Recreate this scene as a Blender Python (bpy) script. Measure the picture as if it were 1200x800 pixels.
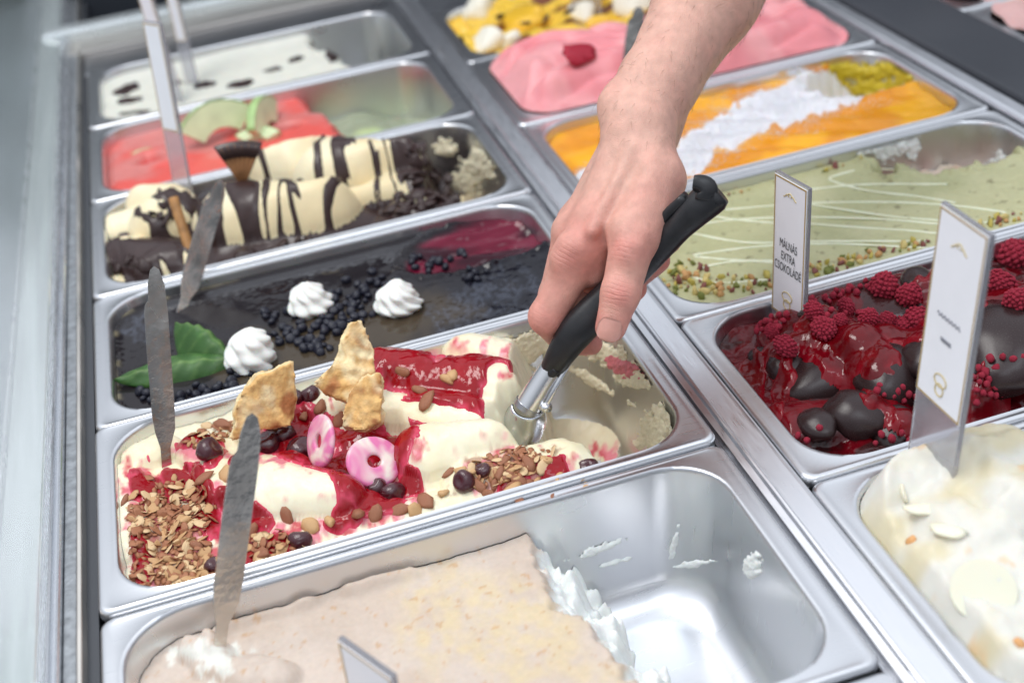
import bpy, math, random
import numpy as np
from mathutils import Vector, Matrix

for o in list(bpy.data.objects):
    bpy.data.objects.remove(o)
SC = bpy.context.scene
COL = SC.collection
random.seed(4); np.random.seed(4)
R_ = math.radians

# ------------------------------------------------------------------ camera
CAM = np.array([.131, -.572, .4685]); CROT = (1.0059, .1298, -.2818); CF = 1536.1
cam = bpy.data.cameras.new('camera'); camo = bpy.data.objects.new('camera', cam); COL.objects.link(camo)
camo.location = CAM; camo.rotation_euler = CROT
cam.sensor_width = 36; cam.lens = CF/1200*36; cam.clip_start = .02; cam.clip_end = 50
cam.dof.use_dof = True; cam.dof.focus_distance = .79; cam.dof.aperture_fstop = 5.2
SC.camera = camo
# ------------------------------------------------------------------ light
w = bpy.data.worlds.new('World'); SC.world = w; w.use_nodes = True
wn = w.node_tree; bg = wn.nodes['Background']
tc = wn.nodes.new('ShaderNodeTexCoord'); sx = wn.nodes.new('ShaderNodeSeparateXYZ'); rp = wn.nodes.new('ShaderNodeValToRGB')
wn.links.new(tc.outputs['Generated'], sx.inputs[0]); wn.links.new(sx.outputs['Z'], rp.inputs[0]); wn.links.new(rp.outputs[0], bg.inputs[0])
rp.color_ramp.elements[0].position = .10; rp.color_ramp.elements[0].color = (.16, .18, .21, 1)
rp.color_ramp.elements[1].position = .75; rp.color_ramp.elements[1].color = (.97, 1.03, 1.13, 1)
bg.inputs[1].default_value = .96
def area(name, loc, target, sx_, sy_, power, col):
    l = bpy.data.lights.new(name, 'AREA'); l.shape = 'RECTANGLE'; l.size = sx_; l.size_y = sy_; l.energy = power; l.color = col
    o = bpy.data.objects.new(name, l); COL.objects.link(o); o.location = loc
    o.rotation_euler = (Vector(target)-Vector(loc)).to_track_quat('-Z', 'Y').to_euler(); return o
area('canopy_lamp', (-.25, .35, 1.55), (.3, .2, 0), .75, .45, 11, (1, .975, .94))
area('case_lamp', (.35, -.75, 1.5), (.3, .1, 0), 1.0, .4, 3.6, (.86, .93, 1))
SC.view_settings.view_transform = 'Standard'; SC.view_settings.look = 'None'; SC.view_settings.exposure = .18; SC.view_settings.gamma = 1
SC.view_settings.use_curve_mapping = False
SC.render.engine = 'CYCLES'; SC.cycles.max_bounces = 8

# ------------------------------------------------------------------ tools
def _rot(rx, ry, rz):
    cx, s1, cy, s2, cz, s3 = math.cos(rx), math.sin(rx), math.cos(ry), math.sin(ry), math.cos(rz), math.sin(rz)
    A = np.array([[1,0,0],[0,cx,-s1],[0,s1,cx]]); B = np.array([[cy,0,s2],[0,1,0],[-s2,0,cy]]); C = np.array([[cz,-s3,0],[s3,cz,0],[0,0,1]])
    return C@B@A
RM = _rot(*CROT)
def P(u, v, z=0.):                      # survey: point of the photograph at height z (metres)
    d = RM@np.array([(u-600)/CF, -(v-400)/CF, -1.]); t = (z-CAM[2])/d[2]; return CAM+t*d
def Dp(u, v, dep):                      # survey: point of the photograph at a measured distance
    return CAM+RM@np.array([(u-600)/CF, -(v-400)/CF, -1.])*dep
def Q(p):
    c = RM.T@(np.asarray(p, float)-CAM); return 600+CF*c[0]/-c[2], 400-CF*c[1]/-c[2], -c[2]

def hsh(i, j, k, s):
    n = (i*374761393 + j*668265263 + k*2147483647 + s*1274126177) & 0xFFFFFFFF
    n = ((n ^ (n >> 13))*1274126177) & 0xFFFFFFFF
    n = n ^ (n >> 16)
    return (n & 0xFFFF)/65535.
def noise(x, y, z=0., s=0):             # value noise, -1..1
    x, y, z = np.broadcast_arrays(np.asarray(x, float), np.asarray(y, float), np.asarray(z, float))
    i, j, k = np.floor(x).astype(np.int64), np.floor(y).astype(np.int64), np.floor(z).astype(np.int64)
    a, b, c = x-i, y-j, z-k
    a, b, c = a*a*(3-2*a), b*b*(3-2*b), c*c*(3-2*c)
    r = 0
    for di in (0, 1):
        for dj in (0, 1):
            for dk in (0, 1):
                r = r+hsh(i+di, j+dj, k+dk, s)*(a if di else 1-a)*(b if dj else 1-b)*(c if dk else 1-c)
    return r*2-1
def fbm(x, y, z=0., s=0, n=3):
    r = 0; a = 1
    for q in range(n):
        r = r+a*noise(np.asarray(x)*2**q, np.asarray(y)*2**q, np.asarray(z)*2**q, s+q); a *= .5
    return r
def ss(a, b, x):
    t = np.clip((x-a)/(b-a), 0, 1); return t*t*(3-2*t)
def smax(a, b, k):
    h = np.clip(.5+.5*(a-b)/k, 0, 1); return b*(1-h)+a*h+k*h*(1-h)
def smin(a, b, k): return -smax(-a, -b, k)
def mixc(c, d, m):                       # colour arrays
    m = np.asarray(m)[..., None]; return np.asarray(c)*(1-m)+np.asarray(d)*m
def S(r, g, b):                          # sRGB 0-255 -> linear
    f = lambda c: c/12.92 if c <= .04045 else ((c+.055)/1.055)**2.4
    return np.array([f(r/255), f(g/255), f(b/255)])

# ------------------------------------------------------------------ materials
MATS = {}
def mat(name, col=(.8, .8, .8), rough=.5, metal=0, attr=None, rattr=None, var=0, vscale=200, bump=0, bscale=400, bdist=.0006,
        sss=0, sscale=.004, coat=0, spec=.5, trans=0, ior=1.45, emit=0, rvar=0, stretch=None, alpha=1, bump2=None):
    if name in MATS: return MATS[name]
    m = bpy.data.materials.new(name); m.use_nodes = True; nt = m.node_tree; N = nt.nodes; L = nt.links; b = N['Principled BSDF']
    b.inputs['Roughness'].default_value = rough; b.inputs['Metallic'].default_value = metal
    b.inputs['Specular IOR Level'].default_value = spec; b.inputs['IOR'].default_value = ior
    b.inputs['Coat Weight'].default_value = coat; b.inputs['Coat Roughness'].default_value = .06
    b.inputs['Transmission Weight'].default_value = trans; b.inputs['Alpha'].default_value = alpha
    if sss:
        b.inputs['Subsurface Weight'].default_value = sss; b.inputs['Subsurface Scale'].default_value = sscale
        b.inputs['Subsurface Radius'].default_value = (1, .5, .3)
    co = N.new('ShaderNodeTexCoord'); src = co.outputs['Object']
    if stretch:
        mp = N.new('ShaderNodeMapping'); mp.inputs['Scale'].default_value = stretch; L.new(src, mp.inputs[0]); src = mp.outputs[0]
    base = None
    if attr:
        a = N.new('ShaderNodeAttribute'); a.attribute_name = attr; base = a.outputs['Color']
    else:
        rgb = N.new('ShaderNodeRGB'); rgb.outputs[0].default_value = (*col, 1); base = rgb.outputs[0]
    if var:
        nz = N.new('ShaderNodeTexNoise'); nz.inputs['Scale'].default_value = vscale; nz.inputs['Detail'].default_value = 4; L.new(src, nz.inputs['Vector'])
        mr = N.new('ShaderNodeMapRange'); mr.inputs[1].default_value = .25; mr.inputs[2].default_value = .75; mr.inputs[3].default_value = 1-var; mr.inputs[4].default_value = 1+var
        L.new(nz.outputs['Fac'], mr.inputs[0])
        mx = N.new('ShaderNodeVectorMath'); mx.operation = 'SCALE'; L.new(base, mx.inputs[0]); L.new(mr.outputs[0], mx.inputs['Scale']); base = mx.outputs[0]
    L.new(base, b.inputs['Base Color'])
    if rattr:
        a = N.new('ShaderNodeAttribute'); a.attribute_name = rattr; L.new(a.outputs['Fac'], b.inputs['Roughness'])
    elif rvar:
        nz = N.new('ShaderNodeTexNoise'); nz.inputs['Scale'].default_value = vscale*.6; nz.inputs['Detail'].default_value = 5; L.new(src, nz.inputs['Vector'])
        mr = N.new('ShaderNodeMapRange'); mr.inputs[1].default_value = .3; mr.inputs[2].default_value = .7; mr.inputs[3].default_value = max(.02, rough-rvar); mr.inputs[4].default_value = rough+rvar
        L.new(nz.outputs['Fac'], mr.inputs[0]); L.new(mr.outputs[0], b.inputs['Roughness'])
    if bump:
        nz = N.new('ShaderNodeTexNoise'); nz.inputs['Scale'].default_value = bscale; nz.inputs['Detail'].default_value = 5; L.new(src, nz.inputs['Vector'])
        bp = N.new('ShaderNodeBump'); bp.inputs['Strength'].default_value = bump; bp.inputs['Distance'].default_value = bdist; L.new(nz.outputs['Fac'], bp.inputs['Height'])
        L.new(bp.outputs[0], b.inputs['Normal'])
        if coat: L.new(bp.outputs[0], b.inputs['Coat Normal'])
    if emit: b.inputs['Emission Strength'].default_value = emit
    MATS[name] = m; return m

# ------------------------------------------------------------------ mesh builders
def mesh(name, V, F, m=None, parent=None, smooth=True, attrs=None, link=True):
    V = np.asarray(V, float).reshape(-1, 3)
    me = bpy.data.meshes.new(name)
    if isinstance(F, np.ndarray) and F.ndim == 2:
        n, k = F.shape
        me.vertices.add(len(V)); me.vertices.foreach_set('co', V.ravel())
        me.loops.add(n*k); me.loops.foreach_set('vertex_index', F.ravel().astype(np.int32))
        me.polygons.add(n); me.polygons.foreach_set('loop_start', (np.arange(n)*k).astype(np.int32))
        me.update(calc_edges=True); me.validate()
    else:
        me.from_pydata([tuple(v) for v in V], [], [tuple(int(i) for i in f) for f in F]); me.update()
    if smooth: me.polygons.foreach_set('use_smooth', np.ones(len(me.polygons), bool))
    for an, av in (attrs or {}).items():
        av = np.asarray(av, float)
        if av.ndim == 1:
            a = me.attributes.new(an, 'FLOAT', 'POINT'); a.data.foreach_set('value', av)
        else:
            a = me.attributes.new(an, 'FLOAT_COLOR', 'POINT'); a.data.foreach_set('color', np.c_[av, np.ones(len(av))].ravel())
    if m: me.materials.append(m)
    if not link: return me
    o = bpy.data.objects.new(name, me); COL.objects.link(o)
    if parent: o.parent = parent
    return o
def place(me, name, loc=(0,0,0), rot=(0,0,0), sc=(1,1,1), parent=None, label=None, cat=None, group=None):
    o = bpy.data.objects.new(name, me); COL.objects.link(o); o.location = loc; o.rotation_euler = rot
    o.scale = (sc, sc, sc) if np.isscalar(sc) else sc
    if parent: o.parent = parent
    return tag(o, label, cat, group)
def tag(o, label=None, cat=None, group=None, kind=None):
    for k, v in (('label', label), ('category', cat), ('group', group), ('kind', kind)):
        if v: o[k] = v
    return o
def thing(name, loc, label, cat, group=None):
    o = bpy.data.objects.new(name, None); COL.objects.link(o); o.location = loc; o.empty_display_size = .02
    bpy.context.view_layer.update()
    return tag(o, label, cat, group)
def local(o, V):                         # world points -> points under an unrotated Empty
    return np.asarray(V, float)-np.array(o.location)
def smooth_by_angle(o, ang=35):
    me = o.data; me.polygons.foreach_set('use_smooth', np.ones(len(me.polygons), bool))
    me.set_sharp_from_angle(angle=R_(ang)); return o
def box(x0, x1, y0, y1, z0, z1, bev=0):
    if bev <= 0:
        V = [(x, y, z) for z in (z0, z1) for y in (y0, y1) for x in (x0, x1)]
        return V, [(0,2,3,1), (4,5,7,6), (0,1,5,4), (2,6,7,3), (0,4,6,2), (1,3,7,5)]
    n = 3; pts = []
    for cx, cy, a0 in ((x1-bev, y1-bev, 0), (x0+bev, y1-bev, 90), (x0+bev, y0+bev, 180), (x1-bev, y0+bev, 270)):
        for i in range(n+1):
            a = R_(a0+90*i/n); pts.append((cx+bev*math.cos(a), cy+bev*math.sin(a)))
    m = len(pts); cx, cy = (x0+x1)/2, (y0+y1)/2; V = []
    rings = [(z0, bev), (z0+bev, 0), (z1-bev, 0), (z1-bev*.3, bev*.3), (z1, bev)]
    for z, ins in rings:
        for x, y in pts:
            V.append((x-math.copysign(min(ins, abs(x-cx)), x-cx), y-math.copysign(min(ins, abs(y-cy)), y-cy), z))
    F = [(r*m+i, r*m+(i+1) % m, (r+1)*m+(i+1) % m, (r+1)*m+i) for r in range(len(rings)-1) for i in range(m)]
    F.append(tuple(range(m))[::-1]); F.append(tuple(range((len(rings)-1)*m, len(rings)*m)))
    return V, F
def prism(poly, axis_o, ax, ay, az, t):  # polygon (2d) -> solid of thickness t about plane through axis_o
    n = len(poly); V = []
    for s in (-.5, .5):
        for a, b in poly: V.append(np.array(axis_o)+np.array(ax)*a+np.array(ay)*b+np.array(az)*t*s)
    F = [tuple(range(n))[::-1], tuple(range(n, 2*n))]+[(i, (i+1) % n, n+(i+1) % n, n+i) for i in range(n)]
    return np.array(V), F
def tube(pts, rad, n=8, cap=True):
    pts = np.asarray(pts, float); m = len(pts); rad = np.broadcast_to(np.asarray(rad, float), (m,))
    T = np.gradient(pts, axis=0); T /= np.linalg.norm(T, axis=1)[:, None]+1e-12
    up = np.array([0, 0, 1.]) if abs(T[0, 2]) < .9 else np.array([1., 0, 0]); V = []
    A = np.cross(T[0], up); A /= np.linalg.norm(A)
    for i in range(m):
        A = A-T[i]*(A@T[i]); A /= np.linalg.norm(A); B = np.cross(T[i], A)
        for k in range(n):
            a = 2*math.pi*k/n; V.append(pts[i]+rad[i]*(math.cos(a)*A+math.sin(a)*B))
    F = [(r*n+k, r*n+(k+1) % n, (r+1)*n+(k+1) % n, (r+1)*n+k) for r in range(m-1) for k in range(n)]
    if cap: F.append(tuple(range(n))[::-1]); F.append(tuple(range((m-1)*n, m*n)))
    return np.array(V), F
def join(parts):
    V = []; F = []; o = 0
    for v, f in parts:
        v = np.asarray(v); V.append(v); F += [tuple(int(i)+o for i in q) for q in f]; o += len(v)
    return np.concatenate(V), F
def ico(n=2):
    import bmesh
    bm = bmesh.new(); bmesh.ops.create_icosphere(bm, subdivisions=n, radius=1); bm.verts.ensure_lookup_table()
    V = np.array([v.co[:] for v in bm.verts]); F = np.array([[v.index for v in f.verts] for f in bm.faces]); bm.free(); return V, F
ICO = {n: ico(n) for n in (1, 2, 3, 4)}
def surfnet(f, lo, hi, h, co_=0):               # closed surface of f(x,y,z) = 0, f < 0 inside
    lo = np.array(lo, float); hi = np.array(hi, float); n = np.ceil((hi-lo)/h).astype(int)+1
    g = np.meshgrid(*[lo[i]+h*np.arange(n[i]) for i in range(3)], indexing='ij')
    if co_:
        q = [slice(None, None, co_)]*3; dc = f(*[a[tuple(q)] for a in g])
        for i in range(3): dc = np.repeat(dc, co_, i)
        d = dc[:n[0], :n[1], :n[2]].copy()
        if any(d.shape[i] < n[i] for i in range(3)): raise ValueError
        m = np.abs(d) < h*co_*2.2; d[m] = f(*[a[m] for a in g])
    else: d = f(*g)
    d[0] = np.maximum(d[0], 1e-5); d[-1] = np.maximum(d[-1], 1e-5); d[:, 0] = np.maximum(d[:, 0], 1e-5); d[:, -1] = np.maximum(d[:, -1], 1e-5)
    d[:, :, 0] = np.maximum(d[:, :, 0], 1e-5); d[:, :, -1] = np.maximum(d[:, :, -1], 1e-5)
    s = d < 0
    c = [s[i:n[0]-1+i, j:n[1]-1+j, k:n[2]-1+k] for i in (0, 1) for j in (0, 1) for k in (0, 1)]
    cnt = sum(q.astype(np.int8) for q in c); act = (cnt > 0) & (cnt < 8)
    I = np.argwhere(act); idx = -np.ones(act.shape, np.int64); idx[act] = np.arange(len(I))
    acc = np.zeros((len(I), 3)); num = np.zeros(len(I))
    cor = [(i, j, k) for i in (0, 1) for j in (0, 1) for k in (0, 1)]
    for a in cor:
        for ax in range(3):
            if a[ax]: continue
            b = list(a); b[ax] = 1
            da = d[I[:, 0]+a[0], I[:, 1]+a[1], I[:, 2]+a[2]]; db = d[I[:, 0]+b[0], I[:, 1]+b[1], I[:, 2]+b[2]]
            mk = (da < 0) != (db < 0); t = np.where(mk, da/np.where(mk, da-db, 1), 0)
            p = np.tile(np.array(a, float), (len(I), 1)); p[:, ax] = t
            acc += p*mk[:, None]; num += mk
    V = lo+h*(I+acc/num[:, None]); F = []
    for ax in range(3):
        o1, o2 = [(1, 2), (2, 0), (0, 1)][ax]
        sl0 = [slice(1, -1)]*3; sl1 = [slice(1, -1)]*3; sl0[ax] = slice(0, -1); sl1[ax] = slice(1, None)
        A = s[tuple(sl0)]; B = s[tuple(sl1)]; ch = np.argwhere(A != B); neg = A[A != B]
        ch = ch+np.array([0 if q == ax else 1 for q in range(3)])
        e1 = np.zeros(3, int); e1[o1] = 1; e2 = np.zeros(3, int); e2[o2] = 1
        q = [idx[tuple((ch-e).T)] for e in (e1+e2, e2, 0*e1, e1)]
        f4 = np.stack(q, 1); f4[~neg] = f4[~neg][:, ::-1]; F.append(f4)
    return V, np.concatenate(F)
def cone_d(X, Y, Z, a, b, ra, rb):       # distance to a tapered capsule
    a = np.asarray(a, float); b = np.asarray(b, float); ba = b-a; L2 = ba@ba
    px, py, pz = X-a[0], Y-a[1], Z-a[2]
    t = np.clip((px*ba[0]+py*ba[1]+pz*ba[2])/L2, 0, 1)
    return np.sqrt((px-t*ba[0])**2+(py-t*ba[1])**2+(pz-t*ba[2])**2)-(ra+(rb-ra)*t)
def ell_d(X, Y, Z, c, r, ax=None):       # distance to an ellipsoid (approx.), ax = 3x3 rows axes
    p = [X-c[0], Y-c[1], Z-c[2]]
    if ax is not None: p = [p[0]*a[0]+p[1]*a[1]+p[2]*a[2] for a in ax]
    k = np.sqrt((p[0]/r[0])**2+(p[1]/r[1])**2+(p[2]/r[2])**2); return (k-1)*min(r)
# ------------------------------------------------------------------ the setting
PW, PP, RX, RDY = .36, .1874, .3862, -.0558
FLOOR = -.09
steel = mat('steel', (.72, .73, .75), .29, 1, rvar=.02, vscale=60, stretch=(1, 12, 1), bump=.05, bscale=900, bdist=.0002)
steel_dark = mat('steel_dark', (.42, .43, .46), .33, 1, rvar=.07, vscale=50, bump=.05, bscale=500, bdist=.0003)
steel_rail = mat('steel_rail', (.78, .79, .82), .34, 1, rvar=.08, vscale=70, stretch=(30, 1, 1), bump=.04, bscale=700, bdist=.0002)
rubber = mat('rubber', (.06, .065, .075), .45, bump=.1, bscale=500)
dark_panel = mat('dark_panel', (.035, .04, .05), .35, rvar=.1, vscale=12, bump=.05, bscale=300)
pale_panel = mat('pale_panel', (.62, .62, .60), .4, rvar=.1, vscale=20)

def rr(x0, x1, y0, y1, r, n=9):
    out = []
    for cx, cy, a0 in ((x1-r, y1-r, 0), (x0+r, y1-r, 90), (x0+r, y0+r, 180), (x1-r, y0+r, 270)):
        for i in range(n+1):
            a = R_(a0+90*i/n); out.append((cx+r*math.cos(a), cy+r*math.sin(a)))
    return out
IX, IY, IRAD = .013, .0085, .034
def pan_mesh(dep=.12):
    L = []                                                   # (inset fraction x, y, z, radius)
    def lp(ix, iy, z, r): L.append([(x, y, z) for x, y in rr(ix, PW-.001-ix, iy, PP-.0015-iy, r)])
    lp(.0012, .0012, -.007, .006); lp(.0, .0, -.007, .007); lp(0, 0, -.0026, .007); lp(.0007, .0007, -.0009, .007); lp(.0024, .0024, 0, .006)
    lp(.0050, .0036, -.0006, .006)
    lp(IX-.0035, IY-.0026, -.0005, IRAD+.002); lp(IX-.0018, IY-.0012, -.0001, IRAD+.001); lp(IX-.0006, IY-.0003, -.0012, IRAD); lp(IX, IY, -.0034, IRAD)
    lp(IX+.0015, IY+.0012, -.02, IRAD); lp(IX+.004, IY+.0035, -.045, IRAD); lp(IX+.0065, IY+.006, -.070, IRAD)
    for a in (20, 40, 60, 80, 90):
        s, c = math.sin(R_(a)), math.cos(R_(a)); lp(IX+.0065+.02*(1-c), IY+.006+.02*(1-c), -.070-.02*s, IRAD)
    lp(.08, .06, -.0902, .03)
    inner_cap = len(L)-1
    m = len(L[0]); V = [p for l in L for p in l]; F = [(r*m+i, (r+1)*m+i, (r+1)*m+(i+1) % m, r*m+(i+1) % m) for r in range(len(L)-1) for i in range(m)]
    F.append(tuple(range(inner_cap*m, inner_cap*m+m)))
    b0 = len(V); n0 = len(L); L2 = L; L = []
    lp(.0012, .0012, -.007, .006); lp(.0012, .0012, -.002, .006); lp(IX-.0012, IY-.001, -.0022, IRAD); lp(IX+.0053, IY+.005, -.070, IRAD)
    lp(IX+.011, IY+.0105, -.0865, IRAD); lp(IX+.0265, IY+.026, -.0915, IRAD)
    V += [p for l in L for p in l]
    F += [(b0+r*m+i, b0+r*m+(i+1) % m, b0+(r+1)*m+(i+1) % m, b0+(r+1)*m+i) for r in range(len(L)-1) for i in range(m)]
    F.append(tuple(range(b0+(len(L)-1)*m, b0+len(L)*m))[::-1])
    return mesh('ice_cream_pan', V, F, steel, link=False)
PAN = pan_mesh(); PAN.set_sharp_from_angle(angle=R_(60))
PANS = {}
def pan(key, x, y, label, z=0.):
    PANS[key] = (x, y, z); return place(PAN, 'ice_cream_pan', (x+.0005, y+.0007, z), label=label, cat='ice cream pan')
zj = [0, .0022, 0, .0006, 0, .0004]
for k, lb in enumerate(('half empty steel pan of pale nutty ice cream with white scrapings', 'steel pan of cherry almond cream ice cream being scooped',
        'steel pan holding dark glossy blueberry ice cream', 'steel pan of cream and chocolate drizzle ice cream',
        'steel pan of red watermelon sorbet', 'steel pan of white ice cream with small chocolate strokes, partly empty')):
    pan('L%d' % k, 0, (k-1)*PP, lb, zj[k])
for k, lb in enumerate(('steel pan of white ice cream with pale petals and chips', 'steel pan of raspberry and dark chocolate ice cream',
        'steel pan of green pistachio ice cream', 'steel pan of orange mango ice cream', 'steel pan of pink swirled ice cream', 'steel pan of yellow and white ice cream pieces')):
    pan('R%d' % k, RX, (k-1)*PP+RDY, lb, [0, .001, 0, .0005, .001, 0][k])
pan('T4', .848, 3*PP-.03, 'steel pan of pink ice cream beyond the black bar'); pan('T3', .848, 2*PP-.03, 'steel pan of pale ice cream beyond the black bar')

def struct(name, V, F, m, smooth=False):
    o = mesh(name, V, F, m, smooth=smooth); return tag(o, kind='structure')
struct('counter_floor', *box(-.5, 1.6, -.6, 2.4, -.16, -.0918), dark_panel)
Y0, Y1 = -.45, 1.02
def profile(name, pts, y0, y1, m):       # extrude an x-z profile along y
    n = len(pts); V = [(x, y, z) for y in (y0, y1) for x, z in pts]
    F = [(i, (i+1) % n, n+(i+1) % n, n+i) for i in range(n)]+[tuple(range(n))[::-1], tuple(range(n, 2*n))]
    return struct(name, V, F, m)
def rbar(x0, x1, z0, z1, r, n=4):        # rounded top bar profile
    p = [(x0, z0)]
    p = [(x1, z0)]+[(x1-r+r*math.cos(R_(a)), z1-r+r*math.sin(R_(a))) for a in np.linspace(0, 90, n)]+[(x0+r+r*math.cos(R_(a)), z1-r+r*math.sin(R_(a))) for a in np.linspace(90, 180, n)]+[(x0, z0)]
    return p
# divider between the two rows of pans: dark groove and a bevelled steel bar with raised lips
profile('divider_groove', [(.3606, -.0915), (.3858, -.0915), (.3858, -.009), (.3606, -.009)], Y0, Y1, steel_dark)
o = profile('divider_rail', [(.3630, -.0088), (.3853, -.0088), (.3853, .0004), (.3848, .0012), (.3836, .0014), (.3826, .0006), (.3700, -.0012), (.3694, .0010), (.3684, .0018), (.3672, .0012), (.3664, -.0012), (.3630, -.0030)], Y0, Y1, steel_rail)
# rail, black bar on the right
profile('side_rail', rbar(.7486, .7665, -.0915, .003, .004), Y0, Y1, steel_rail)
profile('black_bar', rbar(.769, .846, -.0915, .005, .004), Y0, Y1+.3, mat('black_bar', (.05, .054, .064), .4, rvar=.08, vscale=15, bump=.08, bscale=250))
# left: dark gap, pale trim, pitted strip, glass edge lips, broad sloping glass
profile('ledge_groove', [(-.0075, -.0915), (-.001, -.0915), (-.001, -.006), (-.0075, -.006)], Y0, 1.5, rubber)
profile('ledge_trim', rbar(-.0105, -.0072, -.0915, .0035, .0012), Y0, 1.5, mat('trim', (.78, .74, .68), .35, 1, rvar=.1, vscale=40))
profile('ledge_strip', rbar(-.0182, -.0107, -.0915, .0008, .001), Y0, 1.5, mat('pitted', (.30, .32, .34), .5, .6, var=.35, vscale=160, bump=.5, bscale=500))
profile('ledge_channel', [(-.030, -.0915), (-.0184, -.0915), (-.0184, .005), (-.0192, .0062), (-.0206, .0054), (-.0212, .0022), (-.0228, .0020), (-.0236, .0062), (-.0250, .0072), (-.0262, .0062), (-.030, .004)], Y0, 1.7, mat('channel', (.74, .76, .79), .26, .85, rvar=.1, vscale=50, stretch=(30, 1, 1), bump=.1, bscale=60))
profile('front_ledge', [(-.0555, -.0915), (-.0303, -.0915), (-.0303, -.004), (-.0555, -.001)], Y0, 1.7, mat('front_ledge', (.66, .70, .70), .3, .2, var=.28, vscale=12, stretch=(9, .35, 1)))
profile('ledge_seam', rbar(-.0585, -.0557, -.0915, .004, .001), Y0, 1.7, mat('seam', (.66, .68, .70), .3, .6, rvar=.1, vscale=40))
profile('ledge_outer', [(-.12, -.0915), (-.0587, -.0915), (-.0587, -.012), (-.12, -.006)], Y0, 1.7, mat('ledge_outer', (.34, .38, .41), .3, .2, var=.2, vscale=7))
profile('front_ledge_end', [(-.9, -.0915), (-.1202, -.0915), (-.1202, -.004), (-.9, -.004)], Y0, 2.2, pale_panel)
# sloping front glass of the case with its polished edge
gl = bpy.data.materials.new('case_glass'); gl.use_nodes = True; b = gl.node_tree.nodes['Principled BSDF']
b.inputs['Base Color'].default_value = (.62, .68, .67, 1); b.inputs['Transmission Weight'].default_value = .9; b.inputs['Roughness'].default_value = .16; b.inputs['IOR'].default_value = 1.3; b.inputs['Alpha'].default_value = .5
nzt = gl.node_tree.nodes.new('ShaderNodeTexNoise'); nzt.inputs['Scale'].default_value = 9; nzt.inputs['Detail'].default_value = 6; mr_ = gl.node_tree.nodes.new('ShaderNodeMapRange'); mr_.inputs[3].default_value = .06; mr_.inputs[4].default_value = .34
gl.node_tree.links.new(nzt.outputs['Fac'], mr_.inputs[0]); gl.node_tree.links.new(mr_.outputs[0], b.inputs['Roughness'])
pts = [(-.0310, .0045), (-.0270, .0065), (-.0270, .0075)]
V = [(x, y, z) for y in (Y0, 1.7) for x, z in ((-.0275, .0046), (-.0300, .0085), (-.36, .060), (-.3575, .055))]
o = mesh('glass_panel', V, [(0, 1, 5, 4), (1, 2, 6, 5), (2, 3, 7, 6), (3, 0, 4, 7), (0, 3, 2, 1), (4, 5, 6, 7)], gl, smooth=False); tag(o, 'smudged sloping glass panel along the pans', 'glass panel')
# back of the case: steel shelf, pale rail, dark wall
def xbar(name, x0, x1, y0, y1, z0, z1, m, bev=.002): return struct(name, *box(x0, x1, y0, y1, z0, z1, bev), m)
xbar('back_shelf', -.004, .36, .9395, 1.005, -.0915, -.004, steel_dark); xbar('back_step', -.03, .36, 1.0055, 1.055, -.0915, .003, mat('back_step', (.50, .48, .45), .4, .8, rvar=.1, vscale=20))
xbar('back_rail', -.05, .40, 1.056, 1.085, -.0915, .016, mat('back_rail', (.72, .77, .78), .25, .6, rvar=.1, vscale=20), .004); xbar('back_wall', -.027, 2.2, 1.25, 1.30, -.0915, .5, dark_panel)
xbar('back_glint_bar', .16, .60, 1.12, 1.15, .0, .03, mat('glint_white', (.8, .84, .86), .12, 0, coat=.6), .012); xbar('back_tray', .38, .76, .885, 1.2, -.0915, -.01, steel_dark)  # white bar stands in for a bright LED reflection; then steel tray
xbar('side_wall', -.9, -.0275, 1.72, 1.76, -.0915, .6, mat('side_wall', (.30, .33, .34), .4, var=.2, vscale=6)); xbar('dark_post', -.16, -.075, 1.30, 1.36, -.0035, .4, mat('dark_post', (.06, .075, .075), .4), .01)
xbar('front_plate', -.0005, .3604, Y0, -.1890, -.0915, -.003, steel)
# ------------------------------------------------------------------ ice creams
GEL = {}
def QV(X, Y, Z):
    X, Y, Z = np.broadcast_arrays(X, Y, Z); p = np.stack([X-CAM[0], Y-CAM[1], Z-CAM[2]], -1)@RM
    return 600+CF*p[..., 0]/-p[..., 2], 400-CF*p[..., 1]/-p[..., 2]
def grid_of(key, res):
    px, py, pz = PANS[key]; x0, x1, y0, y1 = px+IX+.0005, px+PW-.0005-IX, py+IY+.0007, py+PP-.0008-IY
    nx, ny = int((x1-x0)/res), int((y1-y0)/res)
    X, Y = np.meshgrid(np.linspace(x0, x1, nx+1), np.linspace(y0, y1, ny+1), indexing='ij')
    cx, cy, hx, hy, r = (x0+x1)/2, (y0+y1)/2, (x1-x0)/2, (y1-y0)/2, IRAD
    qx, qy = np.abs(X-cx)-(hx-r), np.abs(Y-cy)-(hy-r)
    l = np.hypot(np.maximum(qx, 0), np.maximum(qy, 0)); o = (qx > 0) & (qy > 0) & (l > r)
    k = np.where(o, r/np.maximum(l, 1e-9), 1.)
    X = np.where(o, cx+np.sign(X-cx)*((hx-r)+qx*k), X); Y = np.where(o, cy+np.sign(Y-cy)*((hy-r)+qy*k), Y)
    wall = np.where((qx > 0) & (qy > 0), r-np.minimum(l, r), np.minimum(hx-np.abs(X-cx), hy-np.abs(Y-cy)))   # metres to the pan wall
    return X, Y, (cx, cy, hx, hy), np.maximum(wall, 0)
def quads(mask, nx, ny):
    id_ = np.arange(nx*ny).reshape(nx, ny); k = mask[:-1, :-1] | mask[1:, :-1] | mask[:-1, 1:] | mask[1:, 1:]
    return np.stack([id_[:-1, :-1][k], id_[1:, :-1][k], id_[1:, 1:][k], id_[:-1, 1:][k]], 1)
def compact(V, F, *at):
    u, inv = np.unique(F, return_inverse=True); return (V[u], inv.reshape(F.shape))+tuple(a[u] for a in at)
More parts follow.
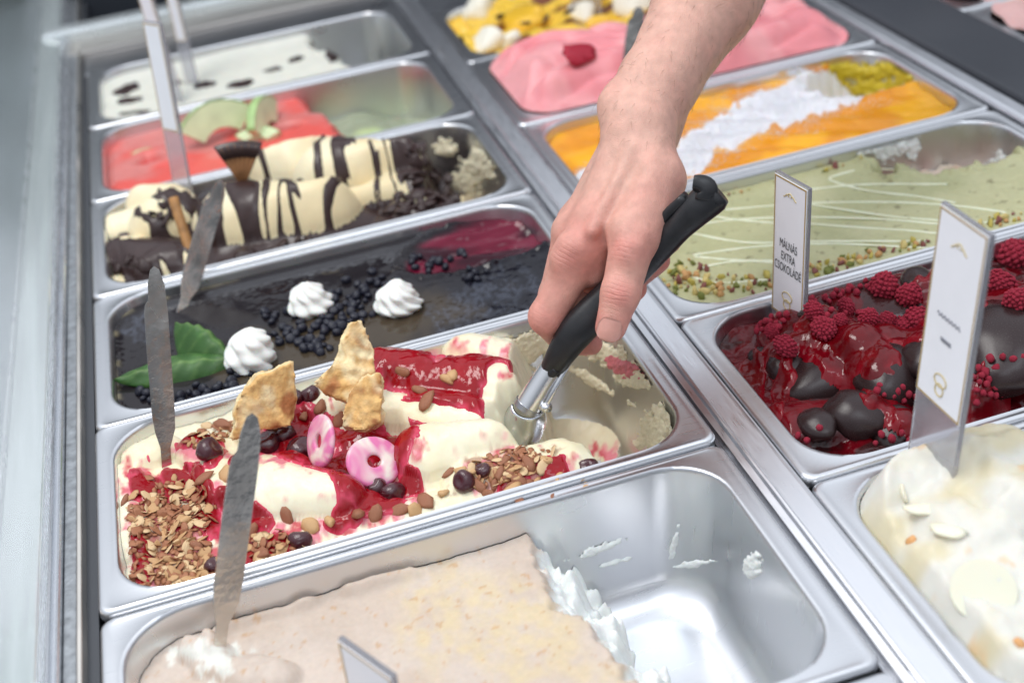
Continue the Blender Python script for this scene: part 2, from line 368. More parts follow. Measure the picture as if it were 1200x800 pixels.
def gelato(key, name, label, hf, cf, res, m, cat='ice cream'):
    X, Y, (cx, cy, hx, hy), wall = grid_of(key, res)
    Z = np.clip(hf(X, Y, wall), FLOOR-.002, .08)+PANS[key][2]
    ins = np.clip(-Z, 0, .075)*.092+np.clip(-.075-Z, 0, .02)*.6; X2 = cx+(X-cx)*(1-ins/hx); Y2 = cy+(Y-cy)*(1-ins/hy)
    U, Vp = QV(X2, Y2, Z); c, rg = cf(X2, Y2, Z, U, Vp, wall)
    V = np.stack([X2, Y2, Z], -1).reshape(-1, 3); F = quads(Z > FLOOR+.0005, *X.shape)
    c = np.broadcast_to(c, X.shape+(3,)).reshape(-1, 3); rg = np.broadcast_to(rg, X.shape).ravel()
    V2, F2, c2, r2 = compact(V, F, c, rg)
    loc = np.array([cx, cy, FLOOR]); o = mesh(name, V2-loc, F2, m, attrs={'Col': c2, 'Rgh': r2}); o.location = loc
    tag(o, label, cat); GEL[key] = dict(o=o, X=X2, Y=Y2, Z=Z, U=U, V=Vp, wall=wall, loc=loc, x0=X[0, 0], wd=(cx, cy, hx, hy))
    return o
def overlay(key, name, mask, thick, m, col=None, edge=.0008, label=None, rg=.1):   # a poured layer lying on the ice cream, rounded at its rim
    g = GEL[key]; mk = mask; t = np.where(mk > 0, thick*np.sqrt(np.clip(mk, 0, 1)), np.clip(mk, -.5, 0)*edge*12)
    Z = g['Z']+t; V = np.stack([g['X'], g['Y'], Z], -1).reshape(-1, 3); F = quads((mk > -.35) & (g['Z'] > FLOOR+.004), *Z.shape)
    c = np.broadcast_to(col if col is not None else np.zeros(3), Z.shape+(3,)).reshape(-1, 3)
    V2, F2, c2 = compact(V, F, c); o = mesh(name, V2-g['loc'], F2, m, g['o'], attrs={'Col': c2, 'Rgh': np.full(len(V2), rg)})
    g['Z'] = np.where(mk > .05, np.maximum(Z, g['Z']), g['Z'])
    if label: o['label'] = label
    return o
def hgt(key, x, y):
    g = GEL[key]; cx, cy, hx, hy = g['wd']; Z = g['Z']; nx, ny = Z.shape
    i = np.clip(((x-cx)/hx*.5+.5)*(nx-1), 0, nx-1.001); j = np.clip(((y-cy)/hy*.5+.5)*(ny-1), 0, ny-1.001)
    a, b = int(i), int(j); fa, fb = i-a, j-b
    return Z[a, b]*(1-fa)*(1-fb)+Z[a+1, b]*fa*(1-fb)+Z[a, b+1]*(1-fa)*fb+Z[a+1, b+1]*fa*fb
def hit(key, u, v, top=.06):             # where the line of sight meets that ice cream
    z = top; st = .003
    while z > FLOOR:
        p = P(u, v, z)
        if z <= hgt(key, p[0], p[1]):
            if st < .0003: break
            z += st; st *= .3
        z -= st
    return P(u, v, z)
def slope(key, p, e=.004):
    n = np.array([-(hgt(key, p[0]+e, p[1])-hgt(key, p[0]-e, p[1]))/(2*e), -(hgt(key, p[0], p[1]+e)-hgt(key, p[0], p[1]-e))/(2*e), 1]); return n/np.linalg.norm(n)
def E_(U, V, cu, cv, ru, rv, ang=0, nz=.25, ns=.05, sd=0):   # soft blob in surveyed coordinates: >0 inside
    a = R_(ang); du, dv = U-cu, V-cv; x = du*math.cos(a)+dv*math.sin(a); y = -du*math.sin(a)+dv*math.cos(a)
    return 1-np.hypot(x/ru, y/rv)+nz*fbm(U*ns, V*ns, 0, sd)
def ridge(X, Y, u0, v0, u1, v1, z, w, h, p=.5, w2=None):     # piped ridge from one surveyed point to another
    a = P(u0, v0, z); b = P(u1, v1, z); d = b-a; L2 = d[0]**2+d[1]**2
    t = np.clip(((X-a[0])*d[0]+(Y-a[1])*d[1])/L2, 0, 1); ww = w+((w2 or w)-w)*t
    r = np.hypot(X-a[0]-t*d[0], Y-a[1]-t*d[1])/ww
    return np.where(r < 1, z+h*np.power(np.clip(1-r*r, 0, 1), p), z-.02*(r-1)-.004)
def dip(X, Y, u, v, z, rx, ry, ang=0):   # >0 inside an ellipse (world axes, metres)
    c = P(u, v, z); a = R_(ang); dx, dy = X-c[0], Y-c[1]; x = dx*math.cos(a)+dy*math.sin(a); y = -dx*math.sin(a)+dy*math.cos(a)
    return 1-np.hypot(x/rx, y/ry)

def smear(key, name, u0, v0, z0, spots, m, thick=.0022, res=.0012, label=None):   # residue left on a pan wall; spots = blobs in surveyed coordinates
    px, py, pz = PANS[key]; ring = lambda i: np.array(rr(px+.0005+IX+i, px+PW-.0005-IX-i, py+.0007+IY+i, py+PP-.0008-IY-i, IRAD, 14))
    c0 = P(u0, v0, z0)[:2]; L0 = ring(0.); L0 = np.r_[L0, L0[:1]]; n = 1100
    def samp(L):
        t = np.r_[0, np.cumsum(np.hypot(*np.diff(L0, axis=0).T))]; q = np.linspace(0, t[-1], n, endpoint=False); Lc = np.r_[L, L[:1]]; return np.stack([np.interp(q, t, Lc[:, 0]), np.interp(q, t, Lc[:, 1])], 1)
    zs = np.linspace(-.004, FLOOR+.022, 80); G = np.stack([np.c_[samp(ring(.0015+(-z)*.0755)), np.full(n, z+pz)] for z in zs], 1); ctr = np.array([px+PW/2, py+PP/2, 0])
    k = np.argmin(np.hypot(*(G[:, 20, :2]-c0).T)); G = np.roll(G, n//2-k, 0)[n//2-230:n//2+230]
    U, V = QV(G[..., 0], G[..., 1], G[..., 2]); mk = np.full(U.shape, -9.)
    for i, b in enumerate(spots): mk = np.maximum(mk, E_(U, V, *b, nz=.5, ns=.14, sd=500+i))
    mk = mk+.25*fbm(U*.35, V*.35, 0, 9)
    d = ctr-G; d[..., 2] = 0; d /= np.linalg.norm(d, axis=-1)[..., None]; t = np.where(mk > 0, thick*np.sqrt(np.clip(mk, 0, 1))*(1+.4*fbm(U*.3, V*.3, 0, 3)), np.clip(mk, -1, 0)*.004)-.0003
    W = (G+d*t[..., None]).reshape(-1, 3); F = quads(mk > -.2, *U.shape)
    if not len(F): return
    V2, F2 = compact(W, F); g = GEL[key]; o = mesh(name, V2-g['loc'], F2, m, g['o'], attrs={'Col': np.tile(1., (len(V2), 3))}); o['kind'] = 'stuff'
    if label: o['label'] = label
food = lambda n, **k: mat(n, attr='Col', rattr='Rgh', **k)
cream_m = food('cream', var=.05, vscale=90, bump=.12, bscale=260, bdist=.0008, sss=.25, sscale=.006)
frost_m = food('frosty_cream', var=.05, vscale=300, bump=.22, bscale=420, bdist=.0009, sss=.2, sscale=.005)
glaze_m = food('dark_glaze', spec=.32, bump=.12, bscale=420, bdist=.0003)
sauce_m = mat('cherry_sauce', attr='Col', rough=.08, var=.18, vscale=70, bump=.35, bscale=120, bdist=.0020, spec=.45, sss=.15, sscale=.002)
choc_m = mat('chocolate_sauce', S(58, 42, 40), .28, var=.2, vscale=120, bump=.2, bscale=160, bdist=.001)

CREAM = S(240, 233, 205); CREAMY = S(238, 228, 192); RED = S(150, 12, 28); PINK = S(226, 120, 140)
# --- cherry almond cream (the one being scooped)
def h_L1(X, Y, wall):
    Z = -.010+.0028*fbm(X*55, Y*55, 0, 3)
    Zl = Z
    for a in ((508, 530, 578, 520, -.002, .022, .022, .5, .015), (440, 480, 585, 492, -.004, .017, .014, .5, .012), (440, 440, 590, 452, .000, .020, .019, .5),
              (318, 575, 400, 588, -.004, .022, .020, .5, .014), (280, 560, 330, 560, -.006, .018, .013, .5), (545, 410, 615, 425, -.004, .014, .014, .5),
              (385, 470, 430, 455, -.002, .018, .012, .5), (230, 530, 262, 555, -.006, .012, .010, .5), (150, 560, 160, 640, -.010, .014, .009, .5),
              (166, 536, 190, 528, -.006, .012, .010, .5), (246, 560, 258, 580, -.006, .010, .010, .5), (430, 620, 580, 582, -.012, .013, .010, .5), (240, 640, 262, 660, -.012, .012, .007, .5),
              (300, 500, 345, 480, -.004, .014, .010, .5), (560, 560, 660, 545, -.008, .020, .016, .5), (646, 528, 656, 534, -.014, .009, .014, .6), (380, 610, 420, 600, -.010, .014, .008, .5),
              (330, 620, 350, 640, -.012, .016, .008, .5)):
        a = list(a); a[6] *= .66; a[7] = .85; a[5] *= 1.12
        if len(a) > 8: a[8] *= 1.12
        Zl = smax(Zl, ridge(X, Y, *a)+.0006*fbm(X*140, Y*140, 0, 9), .0028)
    Zl = np.minimum(Zl, Zl*0+.001+wall*1.5)
    # scooped hollow at the right end, its ragged edge
    e = np.interp(Y, [-.01, .02, .04, .06, .085, .105, .13, .16, .19], [.292, .288, .276, .262, .258, .262, .268, .276, .285])
    e = e+.004*fbm(X*90, Y*90, 0, 5)
    s = ss(0, .034, X-e)
    U, V = QV(X, Y, FLOOR+.004); fm = np.maximum(E_(U, V, 712, 500, 78, 32, 14, .35, .06, 4), E_(U, V, 662, 545, 22, 12, 20, .4, .08, 5))
    fm = np.minimum(fm, .25-1.6*E_(U, V, 690, 536, 44, 17, 10, .2, .06, 6)); fm = np.maximum(fm, E_(U, V, 692, 548, 14, 6, 30, .5, .1, 7)); fm = np.maximum(fm, E_(U, V, 768, 515, 14, 26, 20, .5, .1, 8)); fm = fm+.12*fbm(X*160, Y*160, 0, 19)
    dd = np.clip((wall+.0035)/.02, 0, 1); zp = -.07-.02*np.sqrt(1-(1-dd)**2)
    hol = np.where(fm > 0, zp+.0008+.0016*np.sqrt(np.clip(fm, 0, 1))+.0004*fbm(X*200, Y*200, 0, 3), zp-.005)
    Zr = Zl*(1-s)+hol*s
    k = dip(X, Y, 622, 494, -.004, .030, .030)+.1*fbm(X*90, Y*90, 0, 2)
    return Zr-.036*ss(.0, .7, k)*(Zr > -.06)
def c_L1(X, Y, Z, U, V, wall):
    U, V = QV(X, Y, .003)
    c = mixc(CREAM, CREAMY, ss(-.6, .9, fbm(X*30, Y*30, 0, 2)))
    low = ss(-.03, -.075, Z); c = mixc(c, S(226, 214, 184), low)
    stain = [(180, 560, 45, 30), (200, 620, 55, 60), (250, 600, 30, 45), (240, 650, 60, 35), (330, 620, 45, 26), (395, 602, 45, 12), (430, 590, 40, 14), (640, 560, 34, 22), (235, 520, 40, 16), (350, 520, 70, 40), (455, 550, 50, 30), (600, 545, 60, 20), (520, 430, 90, 32), (750, 440, 24, 26), (705, 410, 30, 20)]
    m = 0*U
    for i, (a, b, d, e) in enumerate(stain): m = np.maximum(m, ss(-.05, .45, E_(U, V, a, b, d, e, 0, .55, .09, i+30)))
    m = m*(1-.8*ss(.2, .55, E_(U, V, 255, 548, 18, 20, 0, .3, .1, 4)))
    gx, gy = np.gradient(Z); m = m*ss(1.3, .5, np.hypot(gx, gy)/.0011)
    c = mixc(c, mixc(PINK, S(196, 40, 70), ss(-.3, .6, fbm(U*.06, V*.06, 0, 77))), m*.9)
    br = ss(.05, .5, E_(U, V, 600, 548, 80, 30, -18, .5, .1, 50))*.7; br = np.maximum(br, ss(0, .5, E_(U, V, 190, 632, 50, 60, 0, .4, .1, 51))*.75)
    c = mixc(c, S(150, 92, 70), br*ss(-.4, .4, fbm(U*.12, V*.12, 0, 60)))
    return c, .38-.12*m
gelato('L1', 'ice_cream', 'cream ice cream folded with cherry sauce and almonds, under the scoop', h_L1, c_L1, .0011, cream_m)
def sauce_mask_L1(g):
    U, V = QV(g['X'], g['Y'], .003); m = np.full(U.shape, -9.)
    for i, b in enumerate([(470, 436, 44, 28, 20), (520, 462, 60, 26, 18), (560, 442, 42, 20, 10), (500, 480, 26, 14, 0), (440, 508, 60, 20, 8), (395, 545, 38, 42, 20), (465, 520, 26, 24, 0),
                           (420, 566, 26, 24, 30), (345, 500, 46, 26, -10), (350, 520, 30, 22, 0), (175, 562, 26, 22, 20), (160, 650, 10, 45, 0), (240, 590, 14, 34, 0), (205, 600, 16, 10, 0), (232, 512, 26, 10, -15),
                           (320, 622, 34, 14, 0), (395, 600, 22, 9, -10), (650, 552, 20, 16, 0), (300, 640, 22, 14, 0), (250, 536, 10, 20, 30), (476, 556, 14, 14, 0), (445, 580, 40, 12, -14), (600, 560, 24, 12, -15), (272, 600, 22, 16, 20), (300, 600, 20, 10, 0), (205, 545, 20, 14, 0), (262, 575, 16, 10, 0), (225, 560, 14, 20, 20), (285, 545, 14, 12, 0)]):
        m = np.maximum(m, E_(U, V, *b, nz=.3, ns=.07, sd=100+i))
    m = np.minimum(m, 1-1.4*np.clip(E_(U, V, 545, 524, 66, 26, -5, .1, .05, 3), 0, 9)*3)          # the bare fold
    m = np.minimum(m, .6-3*np.clip(E_(U, V, 350, 575, 60, 27, 10, .1, .05, 3), 0, 9))
    m = np.minimum(m, .6-3*np.clip(E_(U, V, 520, 488, 70, 9, 8, .1, .05, 3), 0, 9))
    m = np.minimum(m, .6-3*np.clip(E_(U, V, 590, 465, 22, 30, 0, .1, .05, 3), 0, 9))
    return np.where(g['Z'] < -.04, -9, m)
g = GEL['L1']; mk = sauce_mask_L1(g)
overlay('L1', 'sauce', mk*1.6, .0034, sauce_m, mixc(S(214, 70, 96), S(148, 8, 22), ss(.0, .30, mk)), edge=.0006, label='glossy red cherry sauce')

# --- pale ice cream in the nearly empty pan
def h_L0(X, Y, wall):
    Z = -.019+.0012*fbm(X*30, Y*30, 0, 4)+.0004*fbm(X*220, Y*220, 0, 6)
    e = np.interp(Y, [-.2, -.15, -.13, -.10, -.085, -.06, -.035, -.01], [.252, .250, .250, .246, .236, .232, .236, .232])+.006*fbm(X*70, Y*70, 0, 5)+.003*fbm(X*200, Y*200, 0, 15)
    s = ss(0, .030, X-e)**.7; s2 = ss(.034, .060, X-e)
    low = np.interp(s, [0, 1], [0, -.032])+.014*fbm(X*65, Y*65, 0, 33)*s
    Z = Z+low-.042*s2-.02*ss(.02, .05, X-e)
    rim = .006*np.exp(-((wall-.004)/.004)**2)*ss(.3, .8, fbm(X*25, Y*25, 0, 41)+.4)
    Z = Z+rim*(1-s)
    for a in ((228, 764, 252, 772, -.020, .010, .011, .6), (240, 782, 262, 786, -.020, .009, .008, .6), (286, 792, 322, 797, -.020, .013, .010, .6), (246, 756, 250, 768, -.018, .006, .012, .6)): Z = smax(Z, ridge(X, Y, *a)+.0012*fbm(X*150, Y*150, 0, 3), .002)
    return Z
def c_L0(X, Y, Z, U, V, wall):
    c = mixc(S(208, 192, 178), S(202, 184, 168), ss(-.5, .6, fbm(X*40, Y*40, 0, 1)))
    t = ss(-.1, .5, E_(U, V, 590, 745, 150, 75, 20, .3, .02, 8)); c = mixc(c, S(216, 196, 158), t*.85*ss(-1.4, .9, fbm(X*160, Y*160, 0, 3)))
    fl = ss(.75, 1.05, fbm(X*260, Y*260, 0, 13)); c = mixc(c, S(196, 152, 104), fl*.6)
    w = ss(-.021, -.028, Z); c = mixc(c, S(238, 240, 236), w)
    w2 = ss(.0, .4, E_(U, V, 240, 770, 40, 22, 0, .6, .08, 6)); c = mixc(c, S(228, 226, 216), w2)
    return c, .55
gelato('L0', 'ice_cream', 'pale beige nut ice cream with a ragged scooped edge', h_L0, c_L0, .0015, frost_m)

# --- blueberry glaze
def h_L2(X, Y, wall):
    Z = -.0105+.0003*fbm(X*25, Y*25, 0, 2)+.0002*fbm(X*400, Y*400, 0, 3)*ss(-.2, .5, fbm(X*20, Y*40, 0, 4))
    d = dip(X, Y, 576, 282, -.012, .080, .040, 8)+.06*fbm(X*45, Y*45, 0, 7); s = ss(0, .5, d)
    Z = Z+.0045*np.exp(-(d/.09)**2)*(.6+.6*fbm(X*90, Y*90, 0, 8))-.008*s+s*.0060*fbm(X*14, Y*85, 0, 17)
    return Z+.002*np.exp(-(wall/.003)**2)
def c_L2(X, Y, Z, U, V, wall):
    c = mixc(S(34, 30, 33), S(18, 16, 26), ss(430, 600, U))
    br = ss(-.1, .5, E_(U, V, 380, 400, 190, 40, -14, .25, .03, 3)); c = mixc(c, S(84, 72, 54), br*.6)  # brown reflection of the cream and pastry, painted into the glaze colour
    d = dip(X, Y, 576, 282, -.012, .080, .040, 8)+.06*fbm(X*45, Y*45, 0, 7); c = mixc(c, mixc(S(108, 18, 46), S(52, 8, 26), ss(-.3, .5, fbm(X*16, Y*80, 0, 17))), ss(.05, .2, d))
    cr = np.exp(-(wall/.0022)**2)*ss(-.1, .5, fbm(X*110, Y*110, 0, 9)); c = mixc(c, S(150, 140, 112), cr*.7*ss(330, 180, U))
    fr = np.maximum(ss(-.1, .5, E_(U, V, 575, 345, 75, 32, -20, .5, .06, 8)), ss(0, .5, E_(U, V, 170, 380, 40, 22, 0, .5, .08, 9)))*ss(-.8, .9, fbm(X*420, Y*260, 0, 12))
    c = mixc(c, S(100, 106, 120), fr*.4)
    return c, np.clip(.08+.05*fbm(X*30, Y*60, 0, 5)+.25*fr, .04, .5)
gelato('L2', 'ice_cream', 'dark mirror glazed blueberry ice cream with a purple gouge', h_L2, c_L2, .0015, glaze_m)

# --- cream with chocolate drizzle
def h_L3(X, Y, wall):
    X, Y = X+.006*fbm(X*28, Y*28, 0, 61, 2), Y+.006*fbm(X*28, Y*28, 0, 62, 2)
    Z = -.014+.003*fbm(X*45, Y*45, 0, 2)
    for a in ((275, 262, 385, 252, -.004, .034, .034, .5, .026), (390, 205, 490, 205, -.004, .030, .032, .5, .018), (330, 190, 370, 185, -.002, .028, .030, .5), (400, 246, 490, 222, -.010, .016, .016, .5),
              (150, 300, 190, 310, -.010, .022, .014, .5), (180, 318, 210, 312, -.010, .014, .012, .5), (140, 268, 165, 262, -.008, .018, .014, .5), (190, 268, 215, 255, -.006, .022, .026, .5), (170, 240, 200, 240, -.004, .018, .020, .5),
              (480, 250, 535, 232, -.012, .018, .010, .5), (300, 300, 420, 268, -.016, .012, .006, .5)):
        a = list(a); a[7] = .75; a[5] *= 1.08
        Z = smax(Z, ridge(X, Y, *a), .004)
    Z = np.minimum(Z, wall*1.6)
    e = .292+.012*fbm(X*40, Y*40, 0, 6); s = ss(0, .02, X-e)
    return Z*(1-s)+s*(-.052+.012*fbm(X*60, Y*60, 0, 9)-.02*ss(.32, .345, X))
def c_L3(X, Y, Z, U, V, wall):
    c = mixc(S(242, 230, 196), S(232, 214, 172), ss(-.5, .7, fbm(X*20, Y*20, 0, 3)))
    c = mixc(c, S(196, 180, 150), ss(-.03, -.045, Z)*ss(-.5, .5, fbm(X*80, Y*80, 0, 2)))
    return c, .4
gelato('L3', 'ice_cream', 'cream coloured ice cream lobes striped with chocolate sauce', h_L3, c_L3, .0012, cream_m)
g = GEL['L3']; U, V = QV(g['X'], g['Y'], .012); wob = 7*fbm(U*.03, V*.03, 0, 4)
m = np.full(U.shape, -9.)
for u0, wd, t0, t1, sl in ((290, 12, 205, 300, .06), (311, 3.2, 205, 290, -.05), (252, 6, 200, 300, .10), (340, 2.6, 205, 270, .3), (326, 2.4, 210, 285, -.2), (470, 2.6, 170, 215, .3), (425, 2.6, 190, 235, -.3), (445, 2.4, 185, 228, .15), (266, 3, 210, 262, -.2), (362, 3.2, 168, 225, -.25), (398, 8, 160, 225, -.12), (418, 4, 160, 200, .2), (334, 5, 165, 210, .5), (349, 3, 175, 235, -.45), (374, 4, 175, 215, .1), (438, 4, 155, 188, .4), (456, 5, 155, 188, -.2), (384, 5, 225, 262, -.6), (236, 4, 210, 270, .3)):
    q = 1-np.abs(U+wob-u0-(V-245)*sl)/(wd*(1+.5*noise(V*.05, u0, 0, 3))); q = np.minimum(q, np.minimum((V-t0)/6, (t1-V)/6)+.2*fbm(U*.2, V*.2)); m = np.maximum(m, q)
for i, b in enumerate([(310, 206, 44, 6, 4), (280, 304, 60, 9, -12), (370, 294, 60, 8, -16), (475, 240, 55, 13, -14), (500, 196, 30, 16, 10), (520, 212, 22, 16, 0), (440, 164, 40, 5, -10), (160, 306, 34, 18, 0), (195, 268, 22, 14, 0), (150, 326, 34, 12, 20), (128, 290, 10, 22, 0), (205, 236, 26, 8, 0), (345, 238, 18, 4, 40)]):
    m = np.maximum(m, E_(U, V, *b, nz=.45, ns=.08, sd=200+i))
m = np.maximum(m, np.minimum((-.0045+.004*fbm(U*.05, V*.05, 0, 7)-g['Z'])/.004, 1.2)*np.where(U < 530, 1, -1)); m = np.maximum(m, E_(U, V, 165, 290, 44, 34, 0, .55, .05, 77))
for b in ((182, 325, 22, 9, 8), (150, 262, 14, 12, 0), (128, 300, 8, 14, 0), (190, 300, 14, 5, 60)):
    m = np.minimum(m, .5-3*np.clip(E_(U, V, *b, nz=.2, ns=.1, sd=5), 0, 9))
m = np.minimum(m, (545+10*fbm(U*.1, V*.1)-U)/12)
overlay('L3', 'chocolate_sauce', m*1.5, .0026, choc_m, edge=.0006)

# --- watermelon sorbet
def h_L4(X, Y, wall):
    Z = -.0095+.0012*fbm(X*30, Y*30, 0, 5)-.004*np.exp(-(wall/.006)**2)
    for u, v, rx, ry in ((175, 185, .018, .016), (250, 150, .026, .014), (330, 150, .03, .012)):
        d = dip(X, Y, u, v, -.01, rx, ry)+.15*fbm(X*60, Y*60, 0, 2); Z = Z-.010*ss(0, .6, d)
    e = .222+.012*fbm(X*40, Y*40, 0, 4)-.25*(Y-.66); s = ss(0, .03, X-e)
    return Z*(1-s)+s*(-.046+.006*fbm(X*22, Y*60, 0, 8)-.012*ss(.26, .33, X))
def c_L4(X, Y, Z, U, V, wall):
    c = mixc(S(226, 96, 88), S(212, 128, 122), ss(-.3, .6, fbm(X*22, Y*22, 0, 3)))
    c = mixc(c, S(206, 48, 44), ss(-.012, -.018, Z)*.8)
    gr = ss(-.025, -.04, Z); g2 = ss(-.3, .5, fbm(X*22, Y*70, 0, 6)); c = mixc(c, mixc(S(150, 158, 132), S(184, 200, 146), g2), gr)
    c = mixc(c, S(206, 96, 70), gr*ss(.45, .75, fbm(X*40, Y*60, 0, 16)))
    return c, .35
gelato('L4', 'ice_cream', 'salmon red watermelon sorbet scraped to green at one end', h_L4, c_L4, .002, cream_m)

# --- white with chocolate strokes
def h_L5(X, Y, wall):
    Z = -.009+.001*fbm(X*25, Y*25, 0, 5)
    e = .262+.01*fbm(X*40, Y*40, 0, 4)-.2*(Y-.84); s = ss(0, .03, X-e)
    return Z*(1-s)+s*(FLOOR-.004)
gelato('L5', 'ice_cream', 'smooth white ice cream with short chocolate strokes', h_L5, lambda X, Y, Z, U, V, w: (mixc(S(230, 229, 216), S(30, 26, 30), ss(-.03, -.06, Z)*ss(-.6, .2, fbm(X*60, Y*60, 0, 3))), .35), .002, cream_m)
g = GEL['L5']; U, V = g['U'], g['V']; m = np.full(U.shape, -9.)
for b in ((148, 105, 16, 4.5, -18), (150, 118, 15, 3.5, -8), (205, 98, 9, 3.5, -5), (243, 99, 13, 4, -12), (282, 99, 13, 4, -14), (200, 114, 8, 3, -5), (158, 132, 15, 2.5, -8), (375, 50, 14, 5, -10), (392, 62, 8, 12, 20), (320, 82, 12, 3, -12), (345, 70, 10, 3, -12)):
    overlay('L5', 'chocolate_stroke', 1.5*E_(U, V, *b, nz=.45, ns=.12, sd=int(b[0])), .0016, choc_m, edge=.0005)

# --- white creamy pieces, front right
def h_R0(X, Y, wall):
    Z = .000+.004*fbm(X*35, Y*35, 0, 5)
    for a in ((1020, 575, 1095, 560, .0, .030, .024, .5), (1005, 610, 1060, 620, -.002, .018, .012, .5), (1110, 610, 1150, 640, .002, .024, .018, .5), (1040, 665, 1090, 700, -.004, .022, .012, .5), (1160, 560, 1200, 590, .006, .034, .026, .5),
              (1130, 740, 1200, 760, -.004, .03, .016, .5), (1160, 680, 1200, 690, .0, .026, .016, .5), (1090, 640, 1105, 690, -.003, .016, .014, .5), (1060, 520, 1090, 530, .0, .022, .020, .5)):
        Z = smax(Z, ridge(X, Y, *a)+.0026*fbm(X*80, Y*80, 0, 3), .003)
    return np.minimum(Z, -.004+wall*2)
def c_R0(X, Y, Z, U, V, wall):
    c = mixc(S(226, 223, 212), S(220, 209, 176), ss(.2, 1.1, fbm(X*35, Y*35, 0, 3)))
    c = mixc(c, S(228, 190, 140), ss(.75, 1.0, fbm(X*80, Y*80, 0, 14))*.6); return c, .45
gelato('R0', 'ice_cream', 'white creamy ice cream with curls in the front pan', h_R0, c_R0, .002, cream_m)

# --- raspberry and dark chocolate
def h_R1(X, Y, wall):
    Z = -.013+.0030*fbm(X*50, Y*50, 0, 5)+.0012*fbm(X*120, Y*120, 0, 7)
    for a in ((940, 400, 1020, 420, -.008, .03, .018, .5), (1000, 360, 1100, 350, -.008, .03, .014, .5), (1130, 420, 1200, 380, -.006, .04, .020, .5), (930, 500, 1030, 490, -.012, .02, .010, .5)):
        Z = smax(Z, ridge(X, Y, *a), .006)
    return np.minimum(Z, -.008+wall*1.2)
def c_R1(X, Y, Z, U, V, wall):
    c = mixc(S(104, 8, 20), S(74, 6, 14), ss(-.5, .5, fbm(X*40, Y*40, 0, 3)))
    c = mixc(c, S(54, 34, 34), ss(.2, .5, fbm(X*55, Y*55, 0, 31))*.85); return c, .1
R1LUMPS = ((960, 446, .026), (1042, 436, .026), (1002, 484, .019), (930, 428, .017), (1168, 400, .034), (1008, 402, .015), (1130, 452, .022), (1048, 500, .015), (958, 494, .013), (897, 418, .010), (1090, 418, .020), (1078, 330, .014), (962, 372, .012))
gelato('R1', 'ice_cream', 'deep red raspberry sauced ice cream with dark chocolate lumps', h_R1, c_R1, .0011, mat('red_glaze', attr='Col', rough=.1, bump=.4, bscale=150, bdist=.0020, spec=.45, sss=.1, sscale=.002, var=.2, vscale=80))

# --- pistachio
def h_R2(X, Y, wall):
    Z = -.011+.0007*fbm(X*25, Y*25, 0, 5)+.00025*fbm(X*300, Y*300, 0, 6)+.0015*np.exp(-(wall/.004)**2)
    d = dip(X, Y, 1130, 172, -.02, .095, .050, 4)+.16*fbm(X*50, Y*50, 0, 7); s = ss(0, .28, d)
    res = ss(.1, .6, fbm(X*34, Y*34, 0, 71)+.35*ss(.66, .72, X)); return Z-s*(.084-.058*res+.008*fbm(X*70, Y*70, 0, 8))+.003*np.exp(-(d/.1)**2)*(1+fbm(X*90, Y*90, 0, 2))
def c_R2(X, Y, Z, U, V, wall):
    c = mixc(S(186, 184, 142), S(174, 174, 130), ss(-.5, .6, fbm(X*25, Y*25, 0, 3)))
    c = mixc(c, S(120, 112, 80), ss(.85, 1.1, fbm(X*190, Y*190, 0, 33))*.7)
    gr = ss(-.018, -.04, Z); c = mixc(c, mixc(S(226, 206, 190), S(222, 172, 166), ss(.0, .6, fbm(X*45, Y*45, 0, 6))), gr); return c, .33
gelato('R2', 'ice_cream', 'flat green pistachio ice cream with white drizzle and nut rim', h_R2, c_R2, .0016, food('pistachio_cream', var=.06, vscale=250, bump=.12, bscale=300, bdist=.0006, sss=.15, sscale=.005))

# --- mango
def h_R3(X, Y, wall):
    Z = -.010+.0015*fbm(X*30, Y*30, 0, 5)+.0035*np.sin((X*.5+Y)*190+1.5*fbm(X*20, Y*20, 0, 3))*ss(1.2, .0, np.abs(X-.55)*8)*.5
    d = dip(X, Y, 1030, 96, -.02, .085, .045, 12)+.15*fbm(X*50, Y*50, 0, 7); s = ss(0, .35, d)
    return Z-s*(.034+.012*fbm(X*70, Y*70, 0, 8))+.004*np.exp(-(d/.1)**2)
def c_R3(X, Y, Z, U, V, wall):
    c = mixc(S(244, 176, 22), S(226, 146, 12), ss(-.5, .6, fbm(X*30, Y*30, 0, 3)))
    gr = ss(-.014, -.03, Z); c = mixc(c, mixc(S(206, 190, 60), S(136, 118, 56), ss(-.2, .5, fbm(X*40, Y*40, 0, 6))), gr); return c, .3
gelato('R3', 'ice_cream', 'bright orange mango ice cream with white coconut on top', h_R3, c_R3, .0012, cream_m)
g = GEL['R3']; U, V = g['U'], g['V']; m = np.full(U.shape, -9.)
for i, b in enumerate(((930, 118, 90, 28, -14), (860, 152, 70, 26, -22), (800, 185, 60, 22, -25), (690, 210, 26, 14, -20), (985, 100, 40, 22, 10))): m = np.maximum(m, E_(U, V, *b, nz=.3, ns=.05, sd=300+i))
m = m+.10*fbm(U*.5, V*.5, 0, 8); g['cmask'] = m
overlay('R3', 'coconut', (m-.12)*1.0, .0014, mat('coconut', S(242, 242, 246), .7, bump=.6, bscale=900, bdist=.0012, sss=.3, sscale=.003), edge=.0006, label='finely shredded white coconut')

